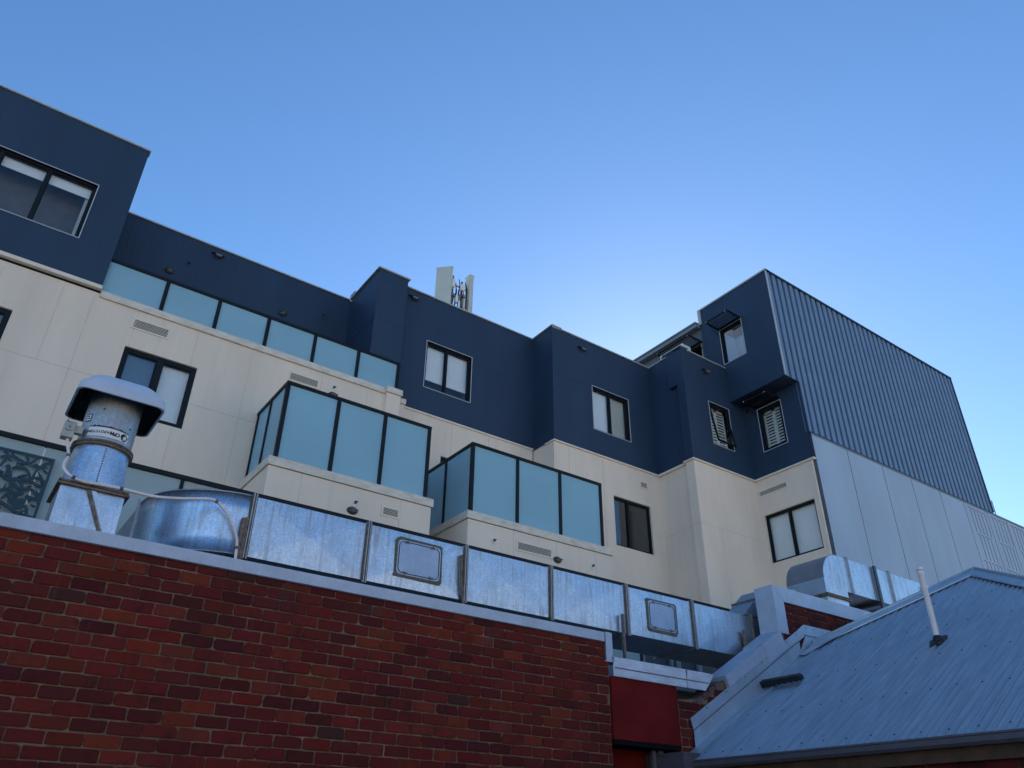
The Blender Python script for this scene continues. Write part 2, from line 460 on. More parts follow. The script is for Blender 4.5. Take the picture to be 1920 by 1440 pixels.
XW = (10.185, 10.905, 8.82, 10.03); wall(nb, tfX(XL), YG, YF, 8.17, 10.28, [XW])
UW = (10.572, 11.31, 11.462, 12.572); wall(nb, tfX(XU), YG+.004, 11.94, 10.28, 13.60, [UW])
nb.face([(XU, 11.94, 10.28), (16.5, 11.94, 10.28), (16.5, 11.94, 13.6), (XU, 11.94, 13.6)])
nb.face([(XU, YG+.004, 10.28), (XL, YG+.004, 10.28), (XL, 11.94, 10.28), (XU, 11.94, 10.28)])
SW = (12.06, 13.25, 11.2, 12.575)
nb.build('upper_wall', ['navy'], B)
tb = MB(); wall(tb, tfX(15.22), 11.94, 22, 10.8, 13.19, [SW]); tb.build('top_floor_wall', 'topwall', B)
# joints across the boards
for (tf, a, b, z) in ((tfX(5.625), YC, YB, 10.03), (tfY(YC), 5.625, 6.36, 10.03), (tfY(YD), 8.317, 9.3, 9.95), (tfY(YE), 10.15, 11.407, 10.02)):
    jn = MB(); jn.box(a, b, -.004, .01, z, z+.012, 0, tf); jn.build('board_joint', 'navyflat', B)
# --- parapet caps
class Pieces:
    def __init__(s, name, mat): s.n = name; s.k = mat
    def box(s, *a): q = MB(); q.box(*a); q.build(s.n, s.k, B)
cp = Pieces('parapet_capping', 'cap')
capstrip(cp, tfY(12.95), -7, .455, 11.62, .03)
capstrip(cp, tfY(YB), .436, 5.6, 11.40, .03)
cp.box(5.58, 5.76, YC+.12, YB, 11.42, 11.455)
cp.box(5.58, 6.40, YC-.035, YC+.13, 11.42, 11.456)
capstrip(cp, tfY(YD), 6.36, 10.125, 11.37, .03)
cp.box(10.115, 10.28, YE+.12, YD+.1, 11.37, 11.40)
cp.box(10.115, 10.43, YE-.035, YE+.13, 11.37, 11.402); cp.box(10.43, 13.505, YE-.035, YE+.12, 11.34, 11.37)
cp.box(13.495, 13.66, 11.88, YE+.1, 11.36, 11.385)
cp.box(13.395, 13.70, YF-.035, 11.88, 11.39, 11.415); cp.box(13.7, XU, YF-.035, YF+.12, 11.33, 11.358)
cp.box(XU-.035, XU+.13, YG-.04, 11.98, 13.60, 13.645)
cp.box(XU-.035, XU-.002, 11.88, 11.975, 13.13, 13.60)
cp.box(XU-.012, XU+.03, YG-.03, YG-.001, 10.28, 13.60)
# --- ribbed tower front: flat pans with narrow slots, bent from one sheet
rb = MB(); x = XU+.03; zt = 13.60
def zbot(x): return 10.285 if x < XL-.005 else 8.87
rb_pitch, slot, dep = .2505, .098, .085
rb.face([(XU, YG+.090, 10.285), (XL, YG+.090, 10.285), (XL, YG+.090, zt), (XU, YG+.090, zt)]); rb.face([(XL, YG+.090, 8.87), (24.6, YG+.090, 8.87), (24.6, YG+.090, zt), (XL, YG+.090, zt)])
while x < 24.58:
    x1 = min(x+rb_pitch-slot, 24.6)
    z0 = max(zbot(x), zbot(x1) if x1 > XL+.12 else zbot(x))
    if x < XL < x1:
        rb.box(x, XL-.004, YG, YG+dep, 10.285, zt); rb.box(XL-.003, x1, YG, YG+dep, 8.87, zt)
    else: rb.box(x, x1, YG, YG+dep, z0, zt)
    x += rb_pitch
rb.face([(24.6, YG, 8.87), (24.6, 22, 8.87), (24.6, 22, zt), (24.6, YG, zt)])
rb.build('ribbed_cladding', 'rib', B)
rc = MB()
rc.box(XU-.02, 24.64, YG-.04, YG+.12, 13.60, 13.645); rc.box(24.59, 24.64, YG-.03, YG+.1, 8.9, 13.6); rc.box(XL-.01, 24.62, YG-.02, YG+.06, 8.835, 8.868)
rc.box(XL-.012, XL+.02, YG-.012, YG+.06, 8.87, 10.27)
rc.build('tower_flashing', 'navyflat', B)
# --- set back top floor fascia
ff = MB(); ff.box(15.02, 15.2, 11.985, 22, 13.06, 13.2); ff.box(14.98, 15.2, 11.985, 22, 13.17, 13.215)
ff.build('fascia', 'fascia', B)
# --- cream lower walls
bw = MB()
A2 = (1.065, 2.295, 6.132, 7.366); A3 = (-1.88, -.645, 6.132, 7.366)
wall(bw, tfY(YA), -7, 6.3, 2.4, 8.2, [A2, A3])
wall(bw, tfY(12.915), 5.99, 6.31, 2.4, 8.16); bw.face([(5.99, 12.915, 2.4), (5.99, YA, 2.4), (5.99, YA, 8.16), (5.99, 12.915, 8.16)])
wall(bw, tfY(YA+.02), 6.31, 6.46, 2.4, 8.07)
bw.face([(6.46, YA+.02, 2.4), (6.46, YD, 2.4), (6.46, YD, 8.07), (6.46, YA+.02, 8.07)])
DD = (7.645, 9.6, 5.35, 7.335); wall(bw, tfY(YD+.012), 6.3, 10.15, 2.4, 8.2, [DD])
E2 = (11.938, 13.15, 6.022, 7.24); wall(bw, tfY(YE+.012), 10.15, 13.56, 2.4, 8.15, [E2])
wall(bw, tfX(10.15), YE+.012, 12.88, 2.4, 8.15); wall(bw, tfX(10.17), 12.88, YD+.012, 2.4, 8.19)
wall(bw, tfX(13.56), 11.6, YE+.012, 2.4, 8.13)
wall(bw, tfX(13.45), YF+.012, 11.6, 2.4, 8.15); bw.face([(13.45, 11.6, 2.4), (13.56, 11.6, 2.4), (13.56, 11.6, 8.15), (13.45, 11.6, 8.15)])
wall(bw, tfY(YF+.012), 13.45, 15.71, 2.4, 8.14)
X2 = (9.79, 11.237, 5.98, 7.19); wall(bw, tfX(15.71), 9.66, YF+.012, 2.4, 8.13, [X2])
# fine panel joints
def vj(tf, u, z0, z1): bw.box(u-.004, u+.004, -.0025, .004, z0, z1, 1, tf)
def hj(tf, u0, u1, z): bw.box(u0, u1, -.0025, .004, z-.004, z+.004, 1, tf)
for u in (-5, -3.6, -2.2, -1.0, .378, 2.16, 3.18, 4.6, 5.6): vj(tfY(YA), u, 7.37 if -1.9 < u < -.6 or 1.0 < u < 2.3 else 2.4, 8.1)
vj(tfY(YA), 1.11, 7.37, 8.1); vj(tfY(YA), 2.13, 2.4, 6.1); vj(tfY(YA), -.1, 6.64, 8.1)
hj(tfY(YA), -7, -1.9, 6.64); hj(tfY(YA), -.6, 1.03, 6.64); hj(tfY(YA), 2.31, 5.99, 6.64)
for u in (6.88, 7.89, 8.88, 9.8): vj(tfY(YD+.012), u, 7.34, 8.18)
for u in (10.6, 11.64): vj(tfY(YE+.012), u, 2.4, 8.1)
hj(tfY(YE+.012), 11.1, 11.93, 6.55); hj(tfY(YE+.012), 13.17, 13.55, 6.55); hj(tfX(13.56), 11.6, YE, 6.55); hj(tfX(13.45), YF, 11.6, 6.55)
hj(tfY(YF+.012), 13.45, 15.7, 6.535); vj(tfY(YF+.012), 14.15, 2.4, 6.53)
bw.build('lower_wall', ['beige', 'joint'], B)
# light trims below the navy boards
tr = Pieces('cream_trim', 'trim')
tr.box(-7, .44, 12.905, YA, 8.24, 8.31)
tr.box(6.47, 10.17, YD-.02, YD+.06, 8.195, 8.235)
tr.box(10.12, 13.52, YE-.03, YE+.05, 8.135, 8.172); tr.box(10.12, 10.2, YE+.05, 12.9, 8.135, 8.172)
tr.box(13.50, 13.60, 11.585, YE+.02, 8.13, 8.185)
tr.box(13.40, 13.50, YF-.03, 11.63, 8.13, 8.17); tr.box(13.5, XL-.005, YF-.03, YF+.05, 8.13, 8.17)
tr.box(XL-.035, XL+.06, YG-.005, YF-.03, 8.125, 8.17)
tr.box(15.695, 15.75, 9.64, 9.675, 2.4, 8.125)
# coping above the cream wall
co = MB()
co.box(.45, 5.975, YA-.045, YA+.16, 8.115, 8.245)
co.box(5.965, 6.335, 12.875, YA+.16, 8.13, 8.262); co.box(6.335, 6.48, YA-.02, YA+.2, 8.03, 8.145)
co.build('coping', 'cope', B)
# --- grey panel wall at the right
gw = MB()
wall(gw, tfY(YG), 15.77, 32, 2.4, 8.81)
wall(gw, tfX(15.77), YG+.002, 9.75, 2.4, 8.81, m=1)
for u in (17.21, 18.75, 20.12, 21.56, 22.85, 24.17, 25.37, 26.6, 27.9): gw.box(u-.009, u+.009, YG-.003, YG+.004, 2.4, 8.79, 1)
gw.build('grey_wall', ['grey', 'greyjoint'], B)
sl = MB()
for p0 in (22.85, 24.15, 25.37, 26.6, 27.9, 29.2):
    for r_ in range(6):
        off = .10*(r_ % 2)
        for k in range(5 if r_ % 2 == 0 else 4):
            u = p0+.30+off+.21*k; z1 = 8.71-r_*.80
            sl.box(u-.013, u+.013, YG-.004, YG+.004, z1-.745, z1); sl.box(u-.12, u-.013, YG-.004, YG+.004, z1-.022, z1)
sl.build('grille_slots', 'greyjoint', B)
gc = MB(); gc.box(24.64, 32, YG-.03, YG+.15, 8.81, 8.85); gc.box(15.75, 32, YG-.012, YG+.02, 8.797, 8.832)
gc.build('grey_wall_capping', 'fascia', B)
# --- roofs, added solid cores and podium (they stop the low sun from leaking through)
rf = MB()
def core(x0, x1, yf, zt):
    rf.box(x0, x1, yf+.62, 24, -1.6, zt-.45); rf.box(x0+.02, x1-.02, yf+.03, 24, zt-.42, zt-.36)
core(-7, .40, 12.95, 11.6); core(.45, 5.6, YB, 11.4); core(5.70, 10.1, YD, 11.37); core(10.24, 13.5, YE, 11.33); core(13.66, 15.2, YF, 11.3); rf.box(16.4, 24.55, YG+.3, 24, -1.6, 13.2)
rf.box(15.76, 15.9, 12.0, 24, -1.6, 13.17); rf.box(15.24, 15.76, 12.0, 24, 13.09, 13.17); rf.box(16.16, 24.5, 9.63, 11.93, 13.2, 13.3); rf.box(15.2, 16.159, 9.63, 10.3, 13.2, 13.3); rf.box(15.2, 16.159, 11.58, 11.93, 13.2, 13.3)  # hole left above the pale tower room lets sky light in
rf.box(.45, 5.6, YA+.02, YB+.1, 7.7, 8.0); rf.box(-7, 6.3, 13.7, 15, -1.6, 7.7)
rf.box(24.6, 32, YG+.2, 24, -1.6, 8.6)
rf.build('roofs_and_sun_block', 'roofflat', B)
pd = MB(); pd.box(-9, 15.76, 9.06, 13.6, 2.2, 2.5); pd.box(-9, 15.76, 9.3, 9.5, -1.6, 2.2); pd.build('podium', 'concrete', B)

# --- windows
W = [('white_blind', 1.0)]
w1 = window(B, tfY(12.95), *DW[:0], -2.48, -.166, 9.115, 10.36, mulls=(.345, .667), trim=True, panes=[('blind', .17)]*3, back='room', glassm='glass', label='wide window with white roller blinds rolled nearly up')
cu = MB()
for k in range(6): cu.box(-.28+k*.012, -.272+k*.012, 12.95+.17+.006*(k % 2), 12.95+.2+.006*(k % 2), 9.17, 10.15)
cu.build('curtain', 'blind', w1)
window(B, tfY(YA), *A2, mulls=(.5,), fw=.075, mw=.10, panes=[('blind', .99, 'mirror'), ('blind', .99, 'glass')], label='charcoal framed window whose right pane is paler')
window(B, tfY(YA), *A3, mulls=(.5,), fw=.075, mw=.10, panes=[('blind', .99), ('blind', .99)], glassm='mirror')
window(B, tfY(YD), *DW, mulls=(.465,), trim=True, panes=[('blind', .77), ('blind', .77)], label='window with white blinds drawn three quarters down')
window(B, tfY(YD+.012), *DD, mulls=(.33, .66), back='dark', glassm='mirror', label='dark glazed balcony door')
window(B, tfY(YE), *EW, mulls=(.5,), trim=True, panes=[('blind', .99), ('creamblind', .99)], label='window with one white and one cream blind')
window(B, tfY(YE+.012), *E2, mulls=(.40,), back='dark', glassm='mirror', label='dark sliding window without blinds')
window(B, tfX(15.71), *X2, mulls=(.53,), panes=[('blind', .99), ('blind', .99)], label='window with drawn white blinds beside the grey wall')
window(B, tfX(XU), *UW, mulls=(), trim=True, back='blind', glassm='bright', depth=1.0, open_top=13.15, label='single pane window with a pale room behind')  # room left roofless so the sky overhead brightens it
window(B, tfX(15.22), *SW, mulls=(.5,), trim=True, back='dark', glassm='mirror')
def shutter_window(tf, u0, u1, z0, z1, open_sash):
    f = MB(); fw = .045
    for a in ((u0, u1, z0, z0+fw), (u0, u1, z1-fw, z1), (u0, u0+fw, z0+fw, z1-fw), (u1-fw, u1, z0+fw, z1-fw)):
        f.box(a[0], a[1], .05, .11, a[2], a[3], 0, tf)
    w = f.build('window', 'frame', B); w['label'] = 'tilted open window with white louvre shutters' if open_sash else 'closed window with white louvre shutters'
    s = MB(); a, b, c, d = u0+fw, u1-fw, z0+fw, z1-fw; mid = (a+b)/2
    for p, q in ((a, a+.05), (mid-.045, mid+.045), (b-.05, b)): s.box(p, q, .15, .18, c, d, 0, tf)
    s.box(a, b, .15, .18, d-.09, d, 0, tf); s.box(a, b, .15, .18, c, c+.09, 0, tf)
    n = 11
    for p, q in ((a+.05, mid-.045), (mid+.045, b-.05)):
        for k in range(n):
            z = c+.10+(d-c-.2)*(k+.5)/n
            s.box(p, q, .156, .168, z-.021, z+.021, 0, tf)
    s.build('shutter', 'shutter', w)
    t = MB(); e = .015
    for q in ((u0-e, u1+e, z1, z1+e), (u0-e, u1+e, z0-e, z0), (u0-e, u0, z0, z1), (u1, u1+e, z0, z1)): t.box(q[0], q[1], -.012, .04, q[2], q[3], 0, tf)
    t.build('trim', 'wtrim', w)
    i = MB()
    i.face([tf(u0, .5, z0), tf(u1, .5, z0), tf(u1, .5, z1), tf(u0, .5, z1)])
    for q in (z0, z1): i.face([tf(u0, .12, q), tf(u1, .12, q), tf(u1, .5, q), tf(u0, .5, q)])
    for q in (u0, u1): i.face([tf(q, .12, z0), tf(q, .5, z0), tf(q, .5, z1), tf(q, .12, z1)])
    i.build('interior', 'dark', w)
    an = R(9) if open_sash else 0.0
    def tl(u, d, z):
        h = z1-.03; r = h-z
        return tf(u, .045+d*math.cos(an)-r*math.sin(an), h-r*math.cos(an)-d*math.sin(an))
    sa = MB()
    for q in ((a, b, c, c+.04), (a, b, d-.04, d), (a, a+.04, c, d), (b-.04, b, c, d)): sa.box(q[0], q[1], 0, .035, q[2], q[3], 0, tl)
    so = sa.build('sash', 'frame', w)
    gl = MB(); gl.box(a+.04, b-.04, .015, .02, c+.04, d-.04, 0, tl); gl.build('pane', 'glass', w)
    if open_sash:
        st = MB(); st.tube([tf(mid-.2, .04, c-.01), tf(mid-.1, -.06, c+.02), tf(mid, -.13, c+.03)], .008, 6); st.box(mid-.28, mid-.14, -.01, .03, c-.035, c-.005, 0, tf); st.build('stay', 'wtrim', w)
shutter_window(tfY(YF), *FW, True)
shutter_window(tfX(XL), *XW, False)

# --- balconies
def balcony(X0, X1, yf, yr, walls, posts, sideposts, label):
    """X0,X1 body ends; yf body front; yr glass line; walls = back Y at left, at right"""
    b = MB(); zl, zc = 4.42, 5.215
    b.box(X0, X1, yf, yr+.12, zl, zc); b.box(X0, X0+.14, yr+.12, walls[0], zl, zc)
    b.box(X1-.14, X1, yr+.12, walls[1], zl, zc); b.box(X0+.14, X1-.14, yr+.12, walls[0], zl, zl+.25)
    for u in posts['joints']: b.box(u-.004, u+.004, yf-.0025, yf+.002, zl, zc, 1)
    o = b.build('balcony', ['beige', 'joint'], B); o['label'] = label
    c = MB(); e = .03
    c.box(X0-e, X1+e, yf-e, yr+.13, zc+.008, 5.37); c.box(X0-e, X0+.15, yr+.13, walls[0], zc+.008, 5.37); c.box(X1-.15, X1+e, yr+.13, walls[1], zc+.008, 5.37)
    c.box(X0+.004, X1-.004, yf+.004, yr+.1, zc, zc+.01, 1)
    c.build('coping', ['cope', 'dark'], o)
    gx0, gx1 = posts['x'][0], posts['x'][-1]; zb, zt = 5.40, 6.80
    r = MB(); r.box(gx0-.035, gx1+.035, yr-.035, yr+.035, zt-.012, zt+.045); r.box(gx0-.035, gx0+.035, yr+.035, walls[0], zt-.012, zt+.045); r.box(gx1-.035, gx1+.035, yr+.035, walls[1], zt-.012, zt+.045)
    r.build('rail', 'frame', o)
    for x in posts['x']:
        p = MB(); p.box(x-.034, x+.034, yr-.030, yr+.034, 5.372, zt-.013); p.build('post', 'frame', o)
    for y in sideposts:
        for x, wl in ((gx0, walls[0]), (gx1, walls[1])):
            if y < wl-.02: p = MB(); p.box(x-.03, x+.03, y-.03, y+.03, 5.372, zt-.013); p.build('post', 'frame', o)
    for a, d in zip(posts['x'], posts['x'][1:]):
        q = MB(); q.box(a+.035, d-.035, yr-.006, yr+.006, zb, zt-.014); q.build('glass_panel', 'fglass', o)
    for x, wl in ((gx0, walls[0]), (gx1, walls[1])):
        ys = [yr] + [y for y in sideposts if y < wl-.3] + [wl]
        for a, d in zip(ys, ys[1:]):
            q = MB(); q.box(x-.006, x+.006, a+.036, d-.031, zb, zt-.014); q.build('glass_panel', 'fglass', o)
balcony(3.42, 6.41, 11.47, 11.57, (YA, YA), dict(x=(3.53, 4.47, 5.39, 6.315), joints=(3.985, 5.8)), (12.31, 12.95), 'left of the two projecting balconies, three frosted panels wide')
balcony(7.215, 10.735, 11.50, 11.62, (YD, YE), dict(x=(7.335, 8.405, 9.49, 10.605), joints=(8.257, 9.282, 10.3)), (12.585, 13.35), 'right of the two projecting balconies, nearest the tall grey wall')
# upper terrace balustrade
bl = MB(); bl.box(.36, 6.28, YA+.015, YA+.075, 8.938, 8.995); ub = bl.build('balustrade', 'frame', B)
px = (.40, 1.44, 2.40, 3.37, 4.345, 5.31, 6.245)
for x in px:
    p = MB(); p.box(x-.034, x+.034, YA+.018, YA+.072, 8.247, 8.937); p.build('post', 'frame', ub)
for a, d in zip(px, px[1:]):
    q = MB(); q.box(a+.035, d-.035, YA+.04, YA+.052, 8.26, 8.937); q.build('glass_panel', 'fglass', ub)

# ------------------------------------------------------------------ fittings on the building
def vent(tf, u0, u1, z0, z1, loc, label, n):
    t = thing('wall_vent', label, 'vent', loc, 'louvred vents in the cream walls')
    f = MB(); e = .035
    for q in ((u0, u1, z0, z0+e), (u0, u1, z1-e, z1), (u0, u0+e, z0+e, z1-e), (u1-e, u1, z0+e, z1-e)): f.box(q[0], q[1], -.014, .004, q[2], q[3], 0, tf)
    f.build('frame', 'trim', t)
    b = MB(); b.box(u0+e, u1-e, -.002, .002, z0+e, z1-e, 0, tf); b.build('backing', 'dark', t)
    s = MB(); h = (z1-z0-2*e)/n
    for k in range(n):
        z = z0+e+h*k
        s.box(u0+e, u1-e, -.012, -.005, z+h*.60, z+h, 0, tf)
    s.build('slats', 'trim', t)
vent(tfY(YA), 1.055, 1.695, 7.735, 7.965, (1.37, YA, 7.735), 'long louvred vent above the two pane charcoal window', 6)
vent(tfY(YA), 3.93, 4.565, 7.72, 7.935, (4.25, YA, 7.72), 'long louvred vent just above the left projecting balcony glass', 6)
vent(tfY(11.47), 5.45, 5.80, 4.845, 5.04, (5.62, 11.47, 4.845), 'short louvred vent beside a round light on the left balcony front', 5)
vent(tfY(11.5), 8.31, 9.18, 4.84, 5.045, (8.75, 11.5, 4.84), 'longest louvred vent, on the front of the right balcony', 6)
vent(tfY(YE+.012), 12.83, 13.115, 7.665, 7.87, (12.97, YE, 7.665), 'small square louvred vent above the dark sliding window', 6)
vent(tfX(15.71), 10.42, 11.285, 7.685, 7.865, (15.7, 10.85, 7.685), 'long louvred vent above the white blind window by the grey wall', 6)

def bulkhead(loc):
    t = thing('bulkhead_light', '', 'wall light', loc, 'oval lights on the walls')
    x, y, z = loc; e = MB(); l = MB()
    def dome(mb, rx, rz, d0, d1, n=24, k=6):
        for i in range(k):
            a0, a1 = math.pi/2*i/k, math.pi/2*(i+1)/k
            for j in range(n):
                t0, t1 = 2*math.pi*j/n, 2*math.pi*(j+1)/n
                P = lambda a, t_: (x+rx*math.cos(a)*math.cos(t_), y-d0-(d1-d0)*math.sin(a), z+rz*math.cos(a)*math.sin(t_))
                mb.face([P(a0, t0), P(a0, t1), P(a1, t1), P(a1, t0)], 0, True)
    dome(e, .10, .068, 0, .06); dome(l, .062, .036, .045, .085)
    e.build('housing', 'charcoal', t); l.build('lens', 'lamp', t)
    b = MB()
    b.box(x-.075, x+.075, y-.09, y-.055, z-.006, z+.006); b.build('eyelid', 'charcoal', t)
    return t
bh = bulkhead((1.572, YB, 10.37))
spots = [((1.572, YB, 10.37), 'oval light on the navy wall near the left tall block'), ((4.06, YB, 10.35), 'oval light on the navy wall above the long terrace glass'),
         ((4.873, YA, 7.70), 'oval light half hidden behind the left balcony rail'), ((4.925, 11.47, 4.80), 'oval light on the left balcony front below a spout'), ((9.30, 11.5, 4.85), 'oval light at the right end of the longest vent')]
for i, (p, lb) in enumerate(spots):
    o = bh if i == 0 else copy_tree(bh); o.location = p; o['label'] = lb
def flood(loc):
    t = thing('flood_light', '', 'wall light', loc, 'small floodlights under the parapets')
    x, y, z = loc
    p = MB(); p.box(x-.15, x+.13, y-.02, y, z+.03, z+.045); p.box(x-.15, x+.13, y-.055, y, z+.036, z+.05); p.build('bracket', 'charcoal', t)
    h = MB(); h.box(x-.075, x+.075, y-.10, y-.02, z-.035, z+.03); h.build('lamp_head', 'charcoal', t)
    l = MB(); l.box(x-.06, x+.06, y-.103, y-.04, z-.038, z+.005); l.build('lens', 'lamp', t)
    return t
fl = flood((2.43, YB, 11.19))
for i, (p, lb) in enumerate([((2.43, YB, 11.19), 'small floodlight high on the navy wall behind the terrace'), ((6.64, YD, 11.12), 'small floodlight beside the narrow projecting navy pier'),
                             ((11.11, YE, 11.02), 'small floodlight above the white and cream blind window'), ((14.31, YF, 10.92), 'small floodlight above the tilted shutter window')]):
    o = fl if i == 0 else copy_tree(fl); o.location = p; o['label'] = lb
def spout(loc, dark=False):
    t = thing('drain_spout', '', 'spout', loc, 'overflow spouts in the walls')
    x, y, z = loc
    f = MB(); n = 20
    f.prism([(.047*math.cos(2*math.pi*k/n), .047*math.sin(2*math.pi*k/n)) for k in range(n)], lambda a, b, d: (x+a, y-d, z+b), 0, .012)
    f.build('flange', 'navyflat' if dark else 'white', t)
    p = MB(); p.tube([(x+.005, y-.005, z+.008), (x+.006, y-.03, z+.01), (x+.015, y-.055, z+.018)], .013, 10); p.build('nozzle', 'charcoal', t)
    h = MB(); h.box(x-.01, x+.045, y-.06, y-.013, z+.032, z+.040); h.build('hood', 'charcoal', t)
    return t
sp1 = spout((4.854, YA, 7.842)); sp2 = spout((1.884, YB, 10.705), True)
for i, (p, lb) in enumerate([((4.854, YA, 7.842), 'white spout on the cream wall above the left balcony rail'), ((4.947, 11.47, 4.925), 'white spout directly above the left balcony oval light'),
                             ((7.783, 11.5, 4.89), 'white spout left of the longest vent'), ((10.19, 11.5, 4.885), 'white spout near the right end of the right balcony')]):
    o = sp1 if i == 0 else copy_tree(sp1); o.location = p; o['label'] = lb
for i, (p, lb) in enumerate([((1.884, YB, 10.705), 'dark spout on the navy wall right of the left oval light'), ((4.98, YB, 10.68), 'dark spout on the navy wall near the inner corner')]):
    o = sp2 if i == 0 else copy_tree(sp2); o.location = p; o['label'] = lb

def awning(xw, u0, u1, z, p, label):
    t = thing('window_awning', label, 'awning', (xw, (u0+u1)/2, z), 'louvred awnings over the tower windows')
    f = MB(); dz = .035
    for u in (u0, u1):
        f.prism([(0, z-.02), (0, z+.05), (-p, z+.06), (-p, z+.02)], lambda a, b, d: (xw+a, d, b), u-.012, u+.012)
    f.box(xw-p-.02, xw-p, u0-.012, u1+.012, z+.015, z+.062); f.box(xw-.03, xw-.002, u0, u1, z-.02, z+.05)
    f.build('frame', 'louvre', t)
    for k in range(6):
        x0 = xw-.04-(p-.07)*k/6; w = (p-.07)/6
        b = MB(); b.prism([(x0, z+.035), (x0-.008, z+.045), (x0-w*.9, z+.005), (x0-w*.9+.008, z-.005)], lambda a, c, d: (a, d, c), u0+.012, u1-.012); b.build('blade', 'louvre', t)
    for u in (u0, u1):
        s = MB(); s.tube([(xw-.005, u, z-.22), (xw-p*.75, u, z)], .008, 6); s.build('stay', 'louvre', t)
    for u in (u0+.06, u1-.02):
        q = MB(); q.prism([(.012*math.cos(k), .012*math.sin(k)) for k in [2*math.pi*j/10 for j in range(10)]], lambda a, b, d: (xw-p-d, u+a, z+.04+b), .02, .03); q.build('end_stud', 'white', t)
awning(XU, 10.58, 11.33, 12.60, .52, 'louvred awning over the pale single pane window, higher of the tower pair')
awning(XL, 10.22, 10.96, 10.10, .47, 'louvred awning tucked under the tower overhang above closed shutters')
awning(15.22, 12.03, 13.3, 12.60, .52, 'louvred awning on the set back top floor, partly hidden by a parapet')
sv = thing('soffit_vent', 'small dark square vent on the navy wall under the tower overhang', 'vent', (XL, 11.2, 10.1))
q = MB(); q.box(XL-.012, XL+.002, 11.13, 11.26, 10.08, 10.22); q.build('frame', 'charcoal', sv)
q = MB()
for k in range(4): q.box(XL-.02, XL-.012, 11.145, 11.245, 10.095+k*.03, 10.112+k*.03)
q.build('slats', 'louvre', sv)

# rooftop items
ac = thing('air_conditioner', 'white air conditioner with round fan grille behind the navy parapet', 'air conditioner', (14.2, 12.4, 10.9))
ax = 14.1
q = MB(); q.box(ax, ax+.34, 11.82, 12.665, 11.35, 12.02); q.build('casing', 'white', ac, .012)
q = MB(); n = 28; cy, cz = 12.50, 11.88
for rr in (.125, .1, .075, .05, .025):
    q.tube([(ax-.012, cy+rr*math.cos(2*math.pi*k/n), cz+rr*math.sin(2*math.pi*k/n)) for k in range(n+1)], .004, 6, cap=False)
for k in range(6): q.tube([(ax-.01, cy, cz), (ax-.01, cy+.125*math.cos(k*math.pi/3), cz+.125*math.sin(k*math.pi/3))], .004, 6)
q.build('fan_grille', 'charcoal', ac)
q = MB(); q.prism([(.11*math.cos(2*math.pi*k/n), .11*math.sin(2*math.pi*k/n)) for k in range(n)], lambda a, b, d: (ax-d, cy+a, cz+b), -.01, .003); q.build('fan_recess', 'room', ac)
q = MB(); q.box(ax+.03, ax+.1, 11.9, 12.6, 10.9, 11.35); q.box(ax+.24, ax+.31, 11.9, 12.6, 10.9, 11.35); q.build('feet', 'steelgal', ac)

an = thing('phone_antenna', 'pale phone mast antenna pair with brackets and cables on the roof', 'antenna', (8.7, 15.1, 11.0))
q = MB(); q.prism([(8.205, 15.30), (8.52, 14.985), (8.58, 15.03), (8.60, 15.08), (8.30, 15.38), (8.24, 15.36)], lambda a, b, d: (a, b, d), 11.9, 14.07); q.build('panel', 'ant', an, .015)
q = MB(); q.prism([(9.125, 15.0), (9.255, 15.0), (9.29, 15.06), (9.29, 15.2), (9.125, 15.24)], lambda a, b, d: (a, b, d), 11.9, 14.085); q.build('panel', 'ant', an, .015)
q = MB()
for x, y, zt_ in ((8.66, 15.14, 13.9), (8.98, 15.18, 13.85), (8.80, 15.4, 13.7)): q.tube([(x, y, 11.0), (x, y, zt_)], .035, 10)
for z in (12.9, 13.2, 13.62): q.tube([(8.66, 15.14, z), (8.98, 15.18, z)], .022, 8); q.tube([(8.45, 15.15, z+.05), (8.66, 15.14, z)], .02, 8); q.tube([(9.15, 15.12, z-.05), (8.98, 15.18, z)], .02, 8)
q.box(8.60, 8.72, 15.05, 15.2, 13.16, 13.24); q.box(8.90, 9.04, 15.08, 15.25, 13.28, 13.36)
q.build('mast', 'steelgal', an)
q = MB(); rnd = random.Random(3)
for k in range(12):
    x = 8.6+.045*k+rnd.uniform(-.02, .02); y = 15.08+rnd.uniform(-.05, .08); z1 = rnd.uniform(13.3, 13.85)
    q.tube([(x, y, 11.2), (x+rnd.uniform(-.03, .03), y-.02, 12.4), (x+rnd.uniform(-.06, .06), y-.05, z1-.3), (x+rnd.uniform(-.04, .04), y, z1)], .012, 6)
q.build('cables', 'black', an)
for (x, y, z, w, h) in ((8.62, 15.06, 13.42, .10, .26), (8.93, 15.08, 13.45, .13, .2), (8.76, 15.05, 12.95, .1, .22), (9.02, 15.1, 12.9, .08, .3)):
    q = MB(); q.box(x-w/2, x+w/2, y-.06, y+.05, z, z+h); q.build('radio_box', 'white', an, .01)
rv = thing('roof_vent', 'small grey vent hood peeping over the navy parapet', 'vent', (5.95, 15.3, 11.0))
q = MB(); q.box(5.88, 6.05, 15.2, 15.4, 11.0, 12.02); q.build('shaft', 'steelgal', rv)
q = MB(); q.box(5.85, 6.08, 15.17, 15.43, 12.02, 12.10); q.build('hood', 'roofflat', rv, .01)
ld = thing('roof_ladder', 'thin metal access ladder beyond the end of the ribbed tower', 'ladder', (25.4, 9.85, 8.4))
q = MB(); q.tube([(25.3, 9.85, 8.4), (25.3, 9.85, 9.6), (25.31, 10.2, 9.62)], .016, 6); q.tube([(25.52, 9.85, 8.4), (25.52, 9.85, 9.6), (25.52, 10.2, 9.62)], .016, 6); q.build('stile', 'steelgal', ld)
q = MB()
for k in range(5): q.tube([(25.3, 9.85, 8.5+k*.25), (25.52, 9.85, 8.5+k*.25)], .012, 6)
